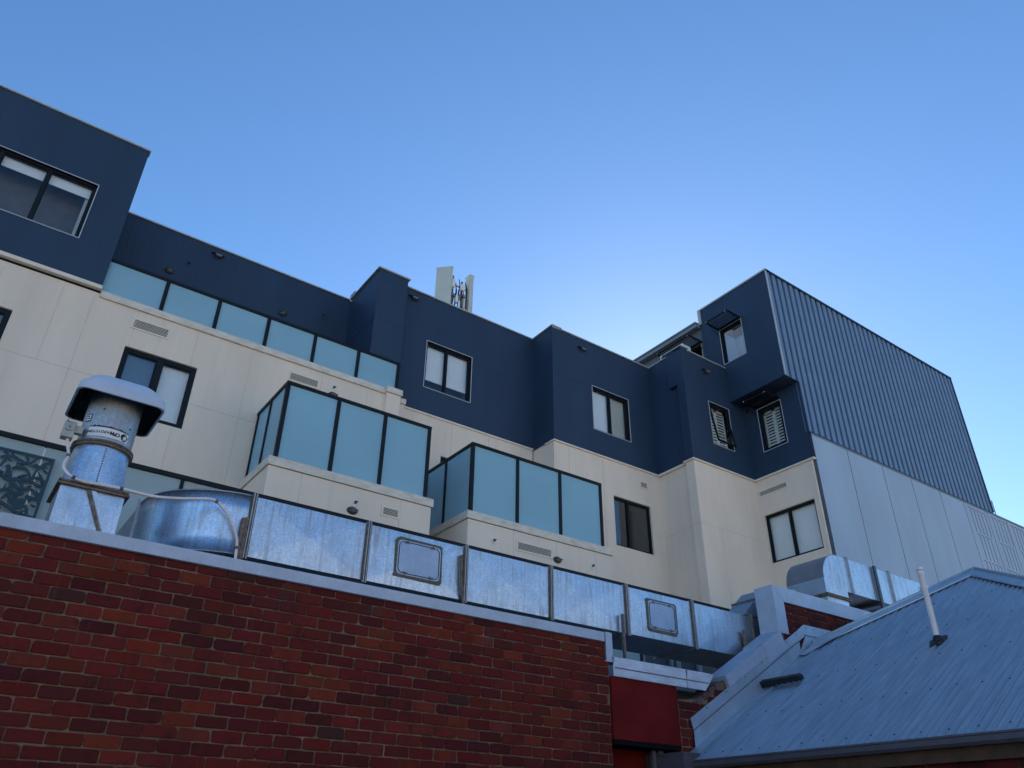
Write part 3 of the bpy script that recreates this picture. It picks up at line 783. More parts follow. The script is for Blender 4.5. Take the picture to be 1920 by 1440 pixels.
q.build('rungs', 'steelgal', ld)

# ------------------------------------------------------------------ terrace glass fence and garden screen
TF = thing('glass_balustrade', 'long frosted glass fence with black top rail behind the metal duct', 'balustrade', (2, 9.0, 2.5))
q = MB(); q.box(-6, 13.2, 8.965, 9.035, 3.628, 3.678); q.build('rail', 'frame', TF)
xs = (-6, -4.4, -2.8, -1.2, .31, 1.735, 3.3, 4.8, 6.3, 7.7, 8.9)
for k, (a, b) in enumerate(zip(xs, xs[1:])):
    q = MB(); q.box(a+.006, b-.006, 8.994, 9.006, 2.52, 3.624); q.build('glass_panel', 'pglass', TF)
for x in xs:
    if abs(x-.31) < .01: continue
    q = MB(); q.box(x-.02, x+.02, 8.975, 9.025, 2.5, 3.624); q.build('post', 'frame', TF)

PS = thing('gap_darkener', 'charcoal panel added to darken the gap under the duct beyond the glass fence', 'screen', (9.8, 9.1, 2.5))  # added panel standing for dark clutter, keeps the gap under the duct dark
q = MB(); q.box(8.98, 11.6, 9.10, 9.13, 2.5, 3.5); q.build('panel', 'charcoal', PS)
for x in (9.0, 9.62, 9.75, 10.25, 10.9): q = MB(); q.box(x, x+.05+.04*(x > 9.7), 9.05, 9.1, 2.5, 3.45); q.build('post', 'fascia', PS)
SC = thing('garden_screen', 'slate blue cut metal screen of birds and leaves against the terrace glass', 'screen', (-.2, 8.95, 2.5))
q = MB(); Y0, Y1 = 8.945, 8.953
kflat = [0]
def flat(poly):
    kflat[0] += 1; o_ = .00002*kflat[0]
    q.prism(poly, lambda a, b, d: (a, d, b), Y0-o_, Y1+o_)
def stroke(pts, w0, w1=None):
    w1 = w0 if w1 is None else w1
    P = [Vector(p) for p in pts]
    S = []
    for k in range(len(P)-1):                      # Catmull-Rom so the stems curve
        p0, p1, p2, p3 = P[max(k-1, 0)], P[k], P[k+1], P[min(k+2, len(P)-1)]
        for j in range(5):
            t = j/5; S.append(.5*((2*p1)+(p2-p0)*t+(2*p0-5*p1+4*p2-p3)*t*t+(3*p1-p0-3*p2+p3)*t**3))
    S.append(P[-1]); L, Rr = [], []
    for k, p in enumerate(S):
        d = (S[min(k+1, len(S)-1)]-S[max(k-1, 0)]).normalized(); n = Vector((-d.y, d.x)); w = w0+(w1-w0)*k/len(S)
        L.append(p+n*w/2); Rr.append(p-n*w/2)
    for k in range(len(S)-1): flat([L[k], L[k+1], Rr[k+1], Rr[k]])
def leaf(a, b, c, d):
    a, b, c, d = map(Vector, (a, b, c, d))
    S = lambda p, m, r: [(p*(1-t)**2+m*2*t*(1-t)+r*t*t) for t in (0, .25, .5, .75)]
    flat([tuple(v) for v in S(a, b*1.3-((a+c)/2)*.3, c)+S(c, d*1.3-((a+c)/2)*.3, a)])
birds = [[(0.018, 3.304), (0.024, 3.324), (0.042, 3.335), (0.062, 3.324), (0.076, 3.29), (0.101, 3.238), (0.113, 3.189), (0.139, 3.144), (0.145, 3.073), (0.132, 3.047), (0.111, 3.086), (0.099, 3.156), (0.076, 3.201), (0.047, 3.208), (0.034, 3.241), (0.034, 3.29)],
 [(0.137, 2.962), (0.164, 2.969), (0.183, 2.988), (0.178, 3.023), (0.222, 2.998), (0.259, 3.014), (0.3, 3.017), (0.301, 2.974), (0.283, 2.933), (0.257, 2.898), (0.223, 2.894), (0.194, 2.919), (0.173, 2.942), (0.149, 2.94)],
 [(0.225, 3.355), (0.25, 3.377), (0.264, 3.415), (0.302, 3.391), (0.339, 3.394), (0.368, 3.402), (0.391, 3.378), (0.363, 3.377), (0.324, 3.359), (0.286, 3.36)]]
strokes = [[(-0.052, 3.385), (0.0, 3.412), (0.057, 3.424), (0.117, 3.407), (0.187, 3.382), (0.229, 3.405), (0.26, 3.448), (0.283, 3.478)],
 [(0.085, 3.293), (0.113, 3.319), (0.159, 3.328), (0.205, 3.319), (0.24, 3.283), (0.268, 3.231)], [(-0.039, 3.461), (-0.01, 3.447), (0.006, 3.413), (-0.007, 3.357), (-0.026, 3.299)],
 [(0.164, 3.459), (0.189, 3.436), (0.192, 3.383)], [(0.422, 3.46), (0.367, 3.429), (0.323, 3.382), (0.297, 3.321), (0.287, 3.251)],
 [(0.116, 3.19), (0.155, 3.2), (0.206, 3.192), (0.261, 3.214), (0.295, 3.245), (0.348, 3.256), (0.391, 3.234), (0.425, 3.227)],
 [(0.134, 3.15), (0.187, 3.113), (0.231, 3.109), (0.293, 3.126), (0.351, 3.096), (0.39, 3.047), (0.415, 2.98)], [(0.051, 3.048), (0.091, 3.073), (0.132, 3.076), (0.17, 3.05), (0.214, 3.003)],
 [(-.06, 2.99), (0.0, 2.965), (0.086, 2.935), (0.127, 2.917), (0.181, 2.894), (0.211, 2.873), (.3, 2.85), (.42, 2.84)], [(0.279, 3.048), (0.319, 3.037), (0.369, 3.035), (0.397, 3.064), (0.402, 3.132), (0.406, 3.185)],
 [(-.06, 3.24), (0.002, 3.21), (0.028, 3.203), (0.058, 3.182), (.1, 3.17)], [(0.193, 3.173), (0.222, 3.137), (0.216, 3.098)], [(0.274, 3.21), (0.324, 3.186), (0.377, 3.177), (0.42, 3.19)],
 [(.13, 3.05), (.15, 3.0), (.19, 2.97)], [(.3, 2.95), (.33, 2.9), (.34, 2.84)], [(.06, 2.94), (.05, 2.88), (.06, 2.82)], [(-.5, 3.2), (-.35, 3.3), (-.2, 3.28), (-.06, 3.24)], [(-.5, 2.9), (-.3, 3.0), (-.15, 3.02), (.05, 3.05)], [(-.3, 3.0), (-.25, 2.85), (-.1, 2.75), (.1, 2.72)]]
leaves = [((0.007, 3.391), (0.037, 3.392), (0.063, 3.373), (0.031, 3.371)), ((0.027, 3.465), (0.058, 3.451), (0.071, 3.428), (0.041, 3.439)), ((0.106, 3.404), (0.13, 3.366), (0.109, 3.314), (0.1, 3.365)), ((0.124, 3.364), (0.161, 3.386), (0.183, 3.373), (0.153, 3.349)),
 ((0.347, 3.366), (0.377, 3.351), (0.41, 3.322), (0.371, 3.326)), ((0.317, 3.319), (0.356, 3.292), (0.387, 3.248), (0.345, 3.266)), ((0.149, 3.221), (0.186, 3.261), (0.239, 3.268), (0.204, 3.221)), ((0.183, 3.208), (0.226, 3.227), (0.27, 3.224), (0.233, 3.184)),
 ((0.067, 3.074), (0.068, 3.111), (0.083, 3.129), (0.09, 3.087)), ((0.076, 2.968), (0.095, 3.023), (0.132, 3.037), (0.103, 2.975)), ((0.345, 2.97), (0.377, 2.964), (0.405, 2.963), (0.379, 2.935)), ((0.297, 2.886), (0.32, 2.91), (0.349, 2.913), (0.323, 2.878)),
 ((0.364, 3.219), (0.39, 3.218), (0.407, 3.2), (0.378, 3.193)), ((0.302, 3.011), (0.323, 3.023), (0.34, 3.006), (0.322, 2.986)), ((0.157, 3.054), (0.19, 3.084), (0.269, 3.083), (0.227, 3.021)), ((0.352, 3.134), (0.374, 3.102), (0.397, 3.086), (0.372, 3.087)), ((0.262, 3.147), (0.288, 3.161), (0.314, 3.157), (0.29, 3.136))]
for b_ in birds: flat(b_)
for s_ in strokes: stroke(s_, .032, .024)
for l_ in leaves: leaf(*l_)
mir = lambda pts: [(-.31-p[0], p[1]) for p in pts]     # the design mirrors itself about the panel's middle
for b_ in birds: flat(mir(b_))
for s_ in strokes[:16]: stroke(mir(s_), .032, .024)
for l_ in leaves: leaf(*mir(l_))
for dy in (0, .1, .22, .33): stroke([(-.33, 2.86+dy), (-.22, 2.92+dy), (-.155, 2.88+dy), (-.09, 2.93+dy), (.02, 2.9+dy)], .022)
for dx in (-.6, -.42, -.2, 0, .2):
    stroke([(dx, 2.55), (dx+.06, 2.68), (dx+.02, 2.79), (dx+.1, 2.88)], .028); leaf((dx+.05, 2.64), (dx+.1, 2.70), (dx+.17, 2.71), (dx+.11, 2.65)); leaf((dx+.03, 2.72), (dx-.02, 2.77), (dx-.04, 2.83), (dx+.01, 2.79))
q.build('cut_pattern', 'screen', SC)
q = MB()
q.box(-.72, .43, 8.94, 8.958, 3.468, 3.495); q.box(.405, .43, 8.94, 8.958, 2.53, 3.468); q.box(-.72, -.695, 8.94, 8.958, 2.53, 3.468); q.box(-.695, .405, 8.94, 8.958, 2.53, 2.555)
q.build('frame', 'screen', SC)

# ------------------------------------------------------------------ brickwork
def brickwork(mb, tf, u0, u1, z0, z1, pitch=.2312, course=.0897, phase=.107, zphase=0.0, keep=None, seed=1, deep=.011, dull=1.0):
    """a mortar sheet with every brick a chipped, slightly uneven block standing proud of it"""
    rnd = random.Random(seed)
    pal = [(.145, .0215, .0165), (.125, .019, .016), (.165, .025, .0175), (.098, .0165, .0165), (.080, .015, .0165), (.19, .034, .019), (.130, .0195, .016), (.135, .0205, .0165)]
    k = 0; z = z1-zphase
    while z-course > z0-course:
        off = (k % 2)*pitch*.5+rnd.uniform(-.012, .012)
        u = u0-pitch+((phase+off) % pitch)
        while u < u1:
            a, b = max(u+.0035+rnd.uniform(0, .0035), u0), min(u+pitch-.0035-rnd.uniform(0, .0035), u1)
            c, d = max(z-course+.0035+rnd.uniform(0, .0035), z0), min(z-.0035-rnd.uniform(0, .003), z1)
            u += pitch
            if b-a < .03 or d-c < .02: continue
            if keep and not keep(a, b, c, d): continue
            t = rnd.choice(pal); t = tuple(x*rnd.uniform(.82, 1.15)*dull for x in t)
            if rnd.random() < .02: t = (.06, .026, .024)
            pts = []
            def corner(x, y, sx, sy):
                r = rnd.uniform(.005, .013) if rnd.random() < .78 else rnd.uniform(.014, .03)
                r2 = r*rnd.uniform(.6, 1.2)
                pts.append((x+sx*r, y)) ; pts.append((x+sx*r*.3, y+sy*r2*.3)); pts.append((x, y+sy*r2))
            def edge(p, q_, vert):
                for f in (.33, .66):
                    f += rnd.uniform(-.1, .1); x = p[0]+(q_[0]-p[0])*f; y = p[1]+(q_[1]-p[1])*f; j = rnd.uniform(-.0032, .0026)
                    pts.append((x+j, y) if vert else (x, y+j))
            corner(a, c, 1, 1); pts[-3:] = pts[-3:][::-1]
            edge(pts[-1], (b-.01, c), False)
            corner(b, c, -1, 1)
            edge(pts[-1], (b, d-.01), True)
            corner(b, d, -1, -1); pts[-3:] = pts[-3:][::-1]
            edge(pts[-1], (a+.01, d), False)
            corner(a, d, 1, -1)
            edge(pts[-1], (a, c+.01), True)
            pr = [rnd.uniform(-.0045, .0045) for _ in range(3)]
            dd = lambda x, y: -deep+pr[0]+pr[1]*(x-a)/(b-a)+pr[2]*(y-c)/(d-c)
            cu_, cz_ = (a+b)/2, (c+d)/2
            ins = [((x-cu_)*(1-.008/(b-a)*2)+cu_, (y-cz_)*(1-.005/(d-c)*2)+cz_) for x, y in pts]
            mb.face([tf(x, dd(x, y), y) for x, y in ins], 0, False, t)
            n = len(pts)
            for j in range(n):
                p, q_ = pts[j], pts[(j+1) % n]; pi, qi = ins[j], ins[(j+1) % n]
                mb.face([tf(p[0], dd(*p)+.003, p[1]), tf(q_[0], dd(*q_)+.003, q_[1]), tf(qi[0], dd(*qi), qi[1]), tf(pi[0], dd(*pi), pi[1])], 0, True, t)
                mb.face([tf(p[0], .004, p[1]), tf(q_[0], .004, q_[1]), tf(q_[0], dd(*q_)+.003, q_[1]), tf(p[0], dd(*p)+.003, p[1])], 0, False, t)
        k += 1; z -= course

YW = 6.2
BWL = thing('brick_wall', 'long dark red brick wall with a pale metal cap along its top', 'wall', (2, YW, -1.6))
q = MB()
q.box(-4.0, 5.66, YW, YW+.23, -1.6, 1.955, 1)
brickwork(q, tfY(YW), -1.2, 5.65, -.55, 1.885, seed=5)
brickwork(q, tfY(YW), -3.95, -1.2, -.55, 1.885, phase=.087, seed=15)
brickwork(q, tfX(5.66), YW+.01, YW+.22, .3, 1.6, seed=9)
q.build('brickwork', ['brick', 'mortar'], BWL)
q = MB()
q.box(-4, 5.605, YW-.032, YW+.262, 1.862, 1.955); q.box(5.605, 5.70, YW-.034, YW+.262, 1.665, 1.957)
q.prism([(5.605, 1.955), (5.70, 1.955), (5.70, 1.962), (5.605, 1.962)], lambda a, b, d: (a, d, b), YW-.03, YW+.25)
q.build('capping', 'zwall', BWL)
q = MB(); q.box(-4, 5.60, YW-.026, YW-.005, 1.854, 1.864); q.box(5.6, 5.608, YW-.0355, YW, 1.68, 1.955); q.build('capping_drip', 'greyjoint', BWL)

# shop roof behind the wall
SR = MB(); SR.box(-9, 8.4, 6.5, 9.05, 1.35, 1.45)
tag(SR.build('shop_roof', 'roofflat'), 'low flat roof hidden behind the brick wall and under the duct', 'roof')

# ------------------------------------------------------------------ red panel bay between the walls
RP = thing('red_panel_wall', 'dark red painted panel bay with stained metal cap right of the brick wall', 'wall', (6.1, YW, -1.6))
q = MB(); q.box(5.665, 6.6, YW-.03, YW+.25, .945, 1.53); q.build('upper_panel', 'red', RP)
q = MB(); q.box(5.665, 6.75, YW+.27, YW+.35, -1.6, 1.2); q.build('lower_panel', 'red', RP)
q = MB(); q.box(5.668, 6.6, YW-.025, YW+.27, .90, .943); q.build('gap_shade', 'dark', RP)  # black slab painting in the dark of the gap under the upper panel
q = MB()
for a, b, z, e in ((5.68, 6.742, 1.53, 0), (6.752, 7.03, 1.53, .004)):
    q.prism([(a, z), (b, z), (b+(.07 if e else 0), z+.075), (b+(.16 if e else 0), z+.185), (a+.02, z+.185), (a, z+.09)], lambda p, r_, d: (p, d, r_), YW-.055-e, YW-.045)
    q.box(a, b+.1*bool(e), YW-.055, YW+.27, z+.185, z+.19)
q.build('capping', 'zold', RP)
q = MB(); q.box(5.70, 6.74, YW-.06, YW-.05, 1.607, 1.617); q.box(6.755, 7.09, YW-.064, YW-.05, 1.607, 1.617); q.build('capping_fold', 'greyjoint', RP)
for x, y in ((6.33, 6.32), (6.40, 6.3), (6.46, 6.33)):
    q = MB(); q.box(x-.02, x+.02, y-.02, y+.02, .2, .93); q.build('prop', 'steelgal', RP)

# ------------------------------------------------------------------ hip roofed building
XG, ZG, T = 6.5, .795, .575
def zr(x): return ZG+T*(x-XG)
HX, HY = 10.60, 4.55                                # apex of the hips
H = thing('hip_roof_building', 'low brick building with a hipped corrugated metal roof and mauve grey gutter', 'building', (8.5, 4.5, -1.6))
q = MB(); ny = 0
pitch = .0762; ys = []; y = .55
while y < 5.98: ys.append(y); y += pitch/10
def roof_pt(x, y):
    z = zr(x)-.012+.0115*math.cos(2*math.pi*y/pitch); n = Vector((-T, 0, 1)).normalized()
    k = int(math.floor(y/pitch/10)) ; lap = .0025*((y/pitch/10) % 1.0)
    return (x, y, z+lap)
cols = []
for y in ys:
    xt = HX-abs(HY-y)-.02
    cols.append([roof_pt(XG+.004+(xt-XG-.004)*k/8, y) for k in range(9)])
i0 = len(q.v)
for c_ in cols: q.v += c_
for a in range(len(cols)-1):
    for k in range(8):
        p = i0+a*9+k; q.f.append((p, p+9, p+10, p+1)); q.m.append(0); q.sm.append(True)
rnd = random.Random(4)
def screw(x, y):
    z = zr(x)-.0035
    q.lathe([(.0085, z-.002), (.0085, z+.004), (.005, z+.010), (0.0005, z+.011)], x, y, 8, 1)
for s in (.10, .85, 1.6, 2.4, 3.2, 3.85):
    for k in range(80):
        y = round((.6+k*.2286)/pitch)*pitch
        x = XG+s+rnd.uniform(-.02, .02)
        if y < 5.9 and x < HX-abs(HY-y)-.25: screw(x, y)
q.build('corrugated_roof', ['roof', 'charcoal'], H)
q = MB()
q.face([(HX, HY, zr(HX)), (XG, HY-4.1, ZG), (14.7, HY-4.1, ZG)]); q.face([(HX, HY, zr(HX)), (14.7, HY-4.1, ZG), (14.7, 6.1, ZG+1.0), (HX+1.4, 6.1, zr(HX)-.9)])
q.face([(HX, HY, zr(HX)), (HX+1.4, 6.13, zr(HX)-.9), (HX-1.58, 6.13, zr(HX-1.58))])
q.build('far_roof_slopes', 'roof', H)
# hip cappings: two wings and a rolled top
def hipcap(p, d, side):
    """p apex, d direction down the hip in plan"""
    L = 4.3 if side < 0 else 2.0
    P = Vector((HX, HY, zr(HX)+.035)); D = Vector((d[0], d[1], -T)); e = P+D*(L if side < 0 else 1.52)
    m = MB()
    wn = Vector((-1, 0, -T)).normalized()*.17; wf = Vector((d[0]*0+0, d[1], -T)).normalized()*.17   # down each roof slope
    for w in (wn, wf):
        n_ = 6
        m.face([P+Vector((0, 0, .012)), e+Vector((0, 0, .012)), e+w+Vector((0, 0, -.012)), P+w+Vector((0, 0, -.012))])
        m.face([P+w+Vector((0, 0, -.012)), e+w+Vector((0, 0, -.012)), e+w+Vector((0, 0, -.028)), P+w+Vector((0, 0, -.028))])
    m.tube([P+Vector((0, 0, .015)), e+Vector((0, 0, .015))], .022, 10)
    m.build('hip_capping', 'flash', H)
hipcap(None, (-1, 1), 1); hipcap(None, (-1, -1), -1)
q = MB(); q.lathe([(.05, zr(HX)+.01), (.045, zr(HX)+.05), (.02, zr(HX)+.066), (.001, zr(HX)+.068)], HX, HY, 12); q.build('apex_cap', 'flash', H)
# gutter: a quad profile with a bead, brackets strapped every 1.2 m
q = MB(); gp = [(XG, ZG), (XG-.012, ZG-.004), (XG-.014, ZG-.016), (XG-.006, ZG-.022), (XG-.008, ZG-.06), (XG+.012, ZG-.083), (XG+.07, ZG-.083), (XG+.07, ZG-.02), (XG+.064, ZG-.02), (XG+.064, ZG-.077), (XG+.014, ZG-.077), (XG, ZG-.056)]
q.prism(gp, lambda a, b, d: (a, d, b), .4, 5.95); q.build('gutter', 'gutter', H)
for y in (1.5, 3.31, 3.97, 4.95):
    q = MB(); q.prism([(a-.002 if a < XG+.03 else a, b-.003 if b < ZG-.05 else b+.002) for a, b in gp], lambda a, b, d: (a, d, b), y-.016, y+.016); q.build('gutter_joint', 'gutter', H)
q = MB(); q.box(6.36, 6.6, 5.93, 6.46, .52, .855); q.box(6.355, 6.605, 5.925, 6.465, .835, .86); q.build('rainwater_head', 'gutter', H)
q = MB(); q.box(6.575, 6.60, .4, 6.15, .615, .77); q.build('fascia', 'timber', H)
q = MB(); q.box(6.66, 6.9, .3, 6.15, -1.6, .70, 1); brickwork(q, tfX(6.66), 1.0, 5.2, .1, .62, seed=21); q.build('wall', ['brick', 'mortar'], H)
q = MB(); q.face([(6.6, .4, .62), (6.66, .4, .62), (6.66, 6.15, .62), (6.6, 6.15, .62)]); q.build('eaves_soffit', 'timber', H)
# valley tray against the party wall
q = MB(); q.face([(6.55, 5.94, zr(6.55)-.012), (8.95, 5.94, zr(8.95)-.012), (8.95, 6.16, zr(8.95)-.012), (6.55, 6.16, zr(6.55)-.012)])
q.box(6.6, 8.9, 5.965, 5.972, 0, .001, 0, lambda x, y, z: (x, y, zr(x)-.012+(.022 if z > 0 else 0)))
q.build('valley_tray', 'flash', H)

# ------------------------------------------------------------------ party wall with stepped metal cappings
PW = thing('party_wall', 'raked brick party wall with folded metal cappings beside the corrugated roof', 'wall', (7.8, YW, -1.6))
YP = 6.16
q = MB()
q.prism([(6.6, -1.6), (8.52, -1.6), (8.52, zr(8.52)+.38), (6.95, zr(6.95)+.38), (6.6, 1.40)], lambda a, b, d: (a, d, b), YP, YP+.23, 1)
brickwork(q, tfY(YP), 6.6, 7.6, -.2, 1.75, pitch=.2312, seed=31, keep=lambda a, b, c, d: b < 7.40 and d < max(1.42, zr((a+b)/2)+.36), dull=.8)
for k in range(5):                                   # bricks bedded on the rake, their heads showing
    x = 6.80+.11*k; c_, s_ = math.cos(math.atan(T)), math.sin(math.atan(T)); z0_ = zr(x)+.33
    t = [(.15, .10, .09), (.18, .13, .115), (.12, .08, .075)][k % 3]
    q.box(0, .10, 0, .21, 0, .075, 0, lambda a, b, d, x=x, z0_=z0_: (x+a*c_-d*s_, YP-.008+b, z0_+a*s_+d*c_), t)
q.box(8.53, 12.4, YP+.003, YP+.24, -1.6, 2.95, 1)
brickwork(q, tfY(YP+.003), 8.6, 11.4, 2.2, 2.83, pitch=.2312, phase=.13, zphase=-.01, seed=41, dull=.85)
q.build('brickwork', ['brick', 'mortar'], PW)
def rake(mb, x0, x1, o0, o1, y0, y1, cut=.09, m=0):
    mb.prism([(x0+cut, zr(x0+cut)+o0), (x1+cut, zr(x1+cut)+o0), (x1, zr(x1)+o1), (x0, zr(x0)+o1)], lambda a, b, d: (a, d, b), y0, y1, m)
q = MB(); rake(q, 7.36, 8.2, .285, .435, YP-.042, YP+.255, .045); q.build('lower_capping', 'zwall', PW)
q = MB(); rake(q, 8.11, 8.49, .20, .455, YP-.050, YP+.262, .07); q.build('middle_capping', 'zwall', PW)
q = MB()
q.box(8.49, 8.69, YP-.028, YP+.255, 2.375, 2.80); q.box(8.49, 8.69, YP-.03, YP+.257, 2.80, 2.975)
q.build('end_capping', 'zwall', PW)
q = MB(); q.prism([(8.694, 2.785), (12.5, 2.785), (12.5, 2.972), (8.505, 2.972)], lambda a, b, d: (a, d, b), YP-.032, YP+.257); q.build('top_capping', 'zwall', PW)
q = MB(); rake(q, 6.735, 8.86, .165, .292, YP-.030, YP-.022, .03); rake(q, 6.76, 8.86, -.01, .163, YP-.038, YP-.032, 0)
q.prism([(8.87, zr(8.87)+.16), (9.03, zr(9.03)+.16), (9.75, 2.42), (9.75, 2.55), (9.02, 2.545), (8.86, zr(8.86)+.293)], lambda a, b, d: (a, d, b), YP-.032, YP-.022)
q.prism([(8.82, 2.14), (9.6, 2.14), (9.6, 2.42), (9.03, 2.42)], lambda a, b, d: (a, d, b), YP-.036, YP-.030)
q.build('flashing', 'flash', PW)
q = MB(); rake(q, 6.76, 8.86, .158, .166, YP-.0405, YP-.028, 0)
q.prism([(8.99, 2.405), (9.7, 2.405), (9.7, 2.414), (8.99, 2.414)], lambda a, b, d: (a, d, b), YP-.040, YP-.026)
for x in (7.0, 7.35, 7.7, 8.05, 8.35, 8.6, 8.8): q.box(x, x+.012, YP-.036, YP-.029, zr(x)+.262, zr(x)+.274)
for x in (9.05, 9.2, 9.4, 9.6): q.box(x, x+.012, YP-.038, YP-.031, 2.50, 2.512)
q.build('flashing_fold', 'greyjoint', PW)
# corner skirt under the far hip
q = MB()
q.face([(8.80, 6.10, zr(8.80)+.02), (9.50, 5.78, zr(9.50)+.055), (9.36, 5.66, zr(9.36)+.035), (8.78, 6.02, zr(8.78)+.012)])
q.face([(8.80, 6.14, zr(8.80)+.02), (9.70, 6.14, zr(9.1)+.1), (9.50, 5.78, zr(9.50)+.055), (8.80, 6.10, zr(8.80)+.02)])
q.build('corner_skirt', 'zwall', PW)

# vent pipe and rubber strip on the roof
VP = thing('vent_pipe', 'white plastic vent pipe with black boot standing on the corrugated roof', 'pipe', (8.44, 4.18, zr(8.44)))
px_, py_ = 8.445, 4.18; pz = zr(px_)
q = MB(); q.lathe([(.031, pz-.05), (.031, pz+.70), (.036, pz+.705), (.036, pz+.745), (.0, pz+.75)], px_, py_, 20); q.build('pipe', 'pvc', VP)
q = MB(); q.lathe([(.036, pz+.755), (.038, pz+.765), (.03, pz+.785), (.0, pz+.79)], px_, py_, 20)
for k in range(5): q.tube([(px_+.029*math.cos(k*1.257), py_+.029*math.sin(k*1.257), pz+.74), (px_+.029*math.cos(k*1.257), py_+.029*math.sin(k*1.257), pz+.77)], .005, 6)
q.build('cowl', 'pvc', VP)
q = MB(); n = 16
q.lathe([(.055, pz-.04), (.048, pz+.0), (.042, pz+.02), (.041, pz+.05), (.034, pz+.06)], px_, py_, 20)
sq = [(-.10, -.035), (-.075, -.075), (-.03, -.085), (0, -.06), (.04, -.09), (.085, -.075), (.09, -.03), (.07, 0), (.09, .04), (.07, .085), (.03, .07), (0, .085), (-.045, .08), (-.08, .06), (-.07, .02)]
q.prism([(px_+a*.92, py_+b*.95) for a, b in sq], lambda a, b, d: (a, b, zr(a)+d), .004, .022)
q.build('boot', 'black', VP)
RS = thing('rubber_strip', 'black ribbed rubber strip lying across the corrugations near the flashing', 'strip', (7.99, 5.85, zr(7.99)))
q = MB(); y0_, y1_ = 5.57, 6.15; prof = []
for k in range(61):
    y = y0_+(y1_-y0_)*k/60; prof.append((y, .004+.014*(1-math.cos(2*math.pi*y/pitch))/2 if y < 5.93 else .0))
poly = prof+[(y1_, .062), (y1_-.02, .075), (y0_+.025, .075), (y0_+.004, .055)]
q.prism(poly, lambda a, b, d: (7.98+d-b*.4, a, zr(7.98+d-b*.4)+.012+b), 0, .055)
q.build('strip', 'black', RS, .004)

# ------------------------------------------------------------------ long duct behind the brick wall
D1 = thing('air_duct', 'long galvanised rectangular duct with two hatches running above the brick wall', 'duct', (4.5, 6.9, 1.45))
YD1, Z0, Z1, DP = 6.55, 2.112, 2.650, .68
joints = [1.888, 3.003, 4.10, 5.20, 6.305, 7.405, 8.51]
def sheet(mb, a, b, bul=.007):                       # front face cross-broken to its middle
    c_ = (a+(b-a)*.5, YD1-bul, (Z0+Z1)/2); P = [(a, YD1, Z0), (b, YD1, Z0), (b, YD1, Z1), (a, YD1, Z1)]
    for k in range(4): mb.face([P[k], P[(k+1) % 4], c_])
for k, (a, b) in enumerate(zip(joints, joints[1:])):
    q = MB(); a += .004; b -= .004
    sheet(q, a, b, (.009, .012, .007)[k % 3])
    q.face([(a, YD1, Z0), (a, YD1+DP, Z0), (b, YD1+DP, Z0), (b, YD1, Z0)], 1); q.face([(a, YD1, Z1), (b, YD1, Z1), (b, YD1+DP, Z1), (a, YD1+DP, Z1)])
    q.face([(a, YD1+DP, Z0), (a, YD1+DP, Z1), (b, YD1+DP, Z1), (b, YD1+DP, Z0)])
    q.build('duct_section', ['galv', 'galvdull'], D1)
q = MB(); a, b = 8.514, 8.95; sheet(q, a, b); q.face([(a, YD1, Z0), (a, YD1+DP, Z0), (b, YD1+DP, Z0), (b, YD1, Z0)]); q.face([(a, YD1, Z1), (b, YD1, Z1), (b, YD1+DP, Z1), (a, YD1+DP, Z1)]); q.build('duct_section', 'galv', D1)
for k, x in enumerate(joints):
    j = MB()
    for s in (-1, 1):
        xx = x+s*.011
        j.box(xx-.004, xx+.004, YD1-.028, YD1+.02, Z0-.03, Z1+.025); j.box(xx-.004, xx+.004, YD1, YD1+DP+.03, Z0-.03, Z0); j.box(xx-.004, xx+.004, YD1, YD1+DP+.03, Z1, Z1+.025)
    jo = j.build('flange', 'galvdull', D1)
    j = MB(); j.box(x+.0155, x+.0235, YD1-.024, YD1+.0, Z0-.028, Z1+.022); j.box(x-.0245, x-.0165, YD1-.02, YD1, Z0-.025, Z1+.018); j.build('rusty_edge', 'steel', jo)
    j = MB(); j.box(x-.004, x+.004, YD1-.022, YD1-.01, Z0-.02, Z1+.02); j.box(x-.028, x-.018, YD1-.012, YD1-.002, Z0+.01, Z1-.01, 1); j.box(x+.018, x+.026, YD1-.012, YD1-.002, Z0+.02, Z1-.02, 1); j.build('gasket', ['steel', 'seal'], jo)
# horizontal elbow at the left end, turning back towards the building
q = MB(); cx, cy, Ro, Ri = 1.884, YD1+.765, .765, .085; n = 18
arc = lambda r, k: (cx-r*math.sin(math.pi/2*k/n), cy-r*math.cos(math.pi/2*k/n))
i0 = len(q.v)
for k in range(n):
    p0, p1, r0, r1 = arc(Ro, k), arc(Ro, k+1), arc(Ri, k), arc(Ri, k+1)
    zs_ = [Z0+(Z1-Z0)*j/4 for j in range(5)]
    for j in range(4): q.face([(*p0, zs_[j]), (*p1, zs_[j]), (*p1, zs_[j+1]), (*p0, zs_[j+1])], 0)
    q.face([(*p0, Z1), (*p1, Z1), (*r1, Z1), (*r0, Z1)], 0); q.face([(*p0, Z0), (*p1, Z0), (*r1, Z0), (*r0, Z0)], 1)
el = q.build('elbow', ['galv', 'galvdull'], D1)
import bmesh
bm = bmesh.new(); bm.from_mesh(el.data); bmesh.ops.remove_doubles(bm, verts=bm.verts, dist=.0005); 
for f in bm.faces: f.smooth = abs(f.normal.z) < .5
bm.to_mesh(el.data); bm.free()
for zz in (Z0, Z1):
    q = MB(); q.tube([(*arc(Ro+.002, k), zz) for k in range(n+1)], .008, 6); q.build('elbow_seam', 'galvdull', el)
q = MB(); x0_ = cx-Ro
q.box(x0_-.02, x0_+.0, cy, cy+.012, Z0-.02, Z1+.02); q.box(x0_-.03, x0_-.018, cy-.012, cy+.02, Z0-.02, Z1+.03); q.build('flange', 'galvdull', D1)
q = MB(); q.box(x0_, cx-Ri, cy+.012, 9.0, Z0, Z1); q.build('duct_section', 'galvdull', D1)
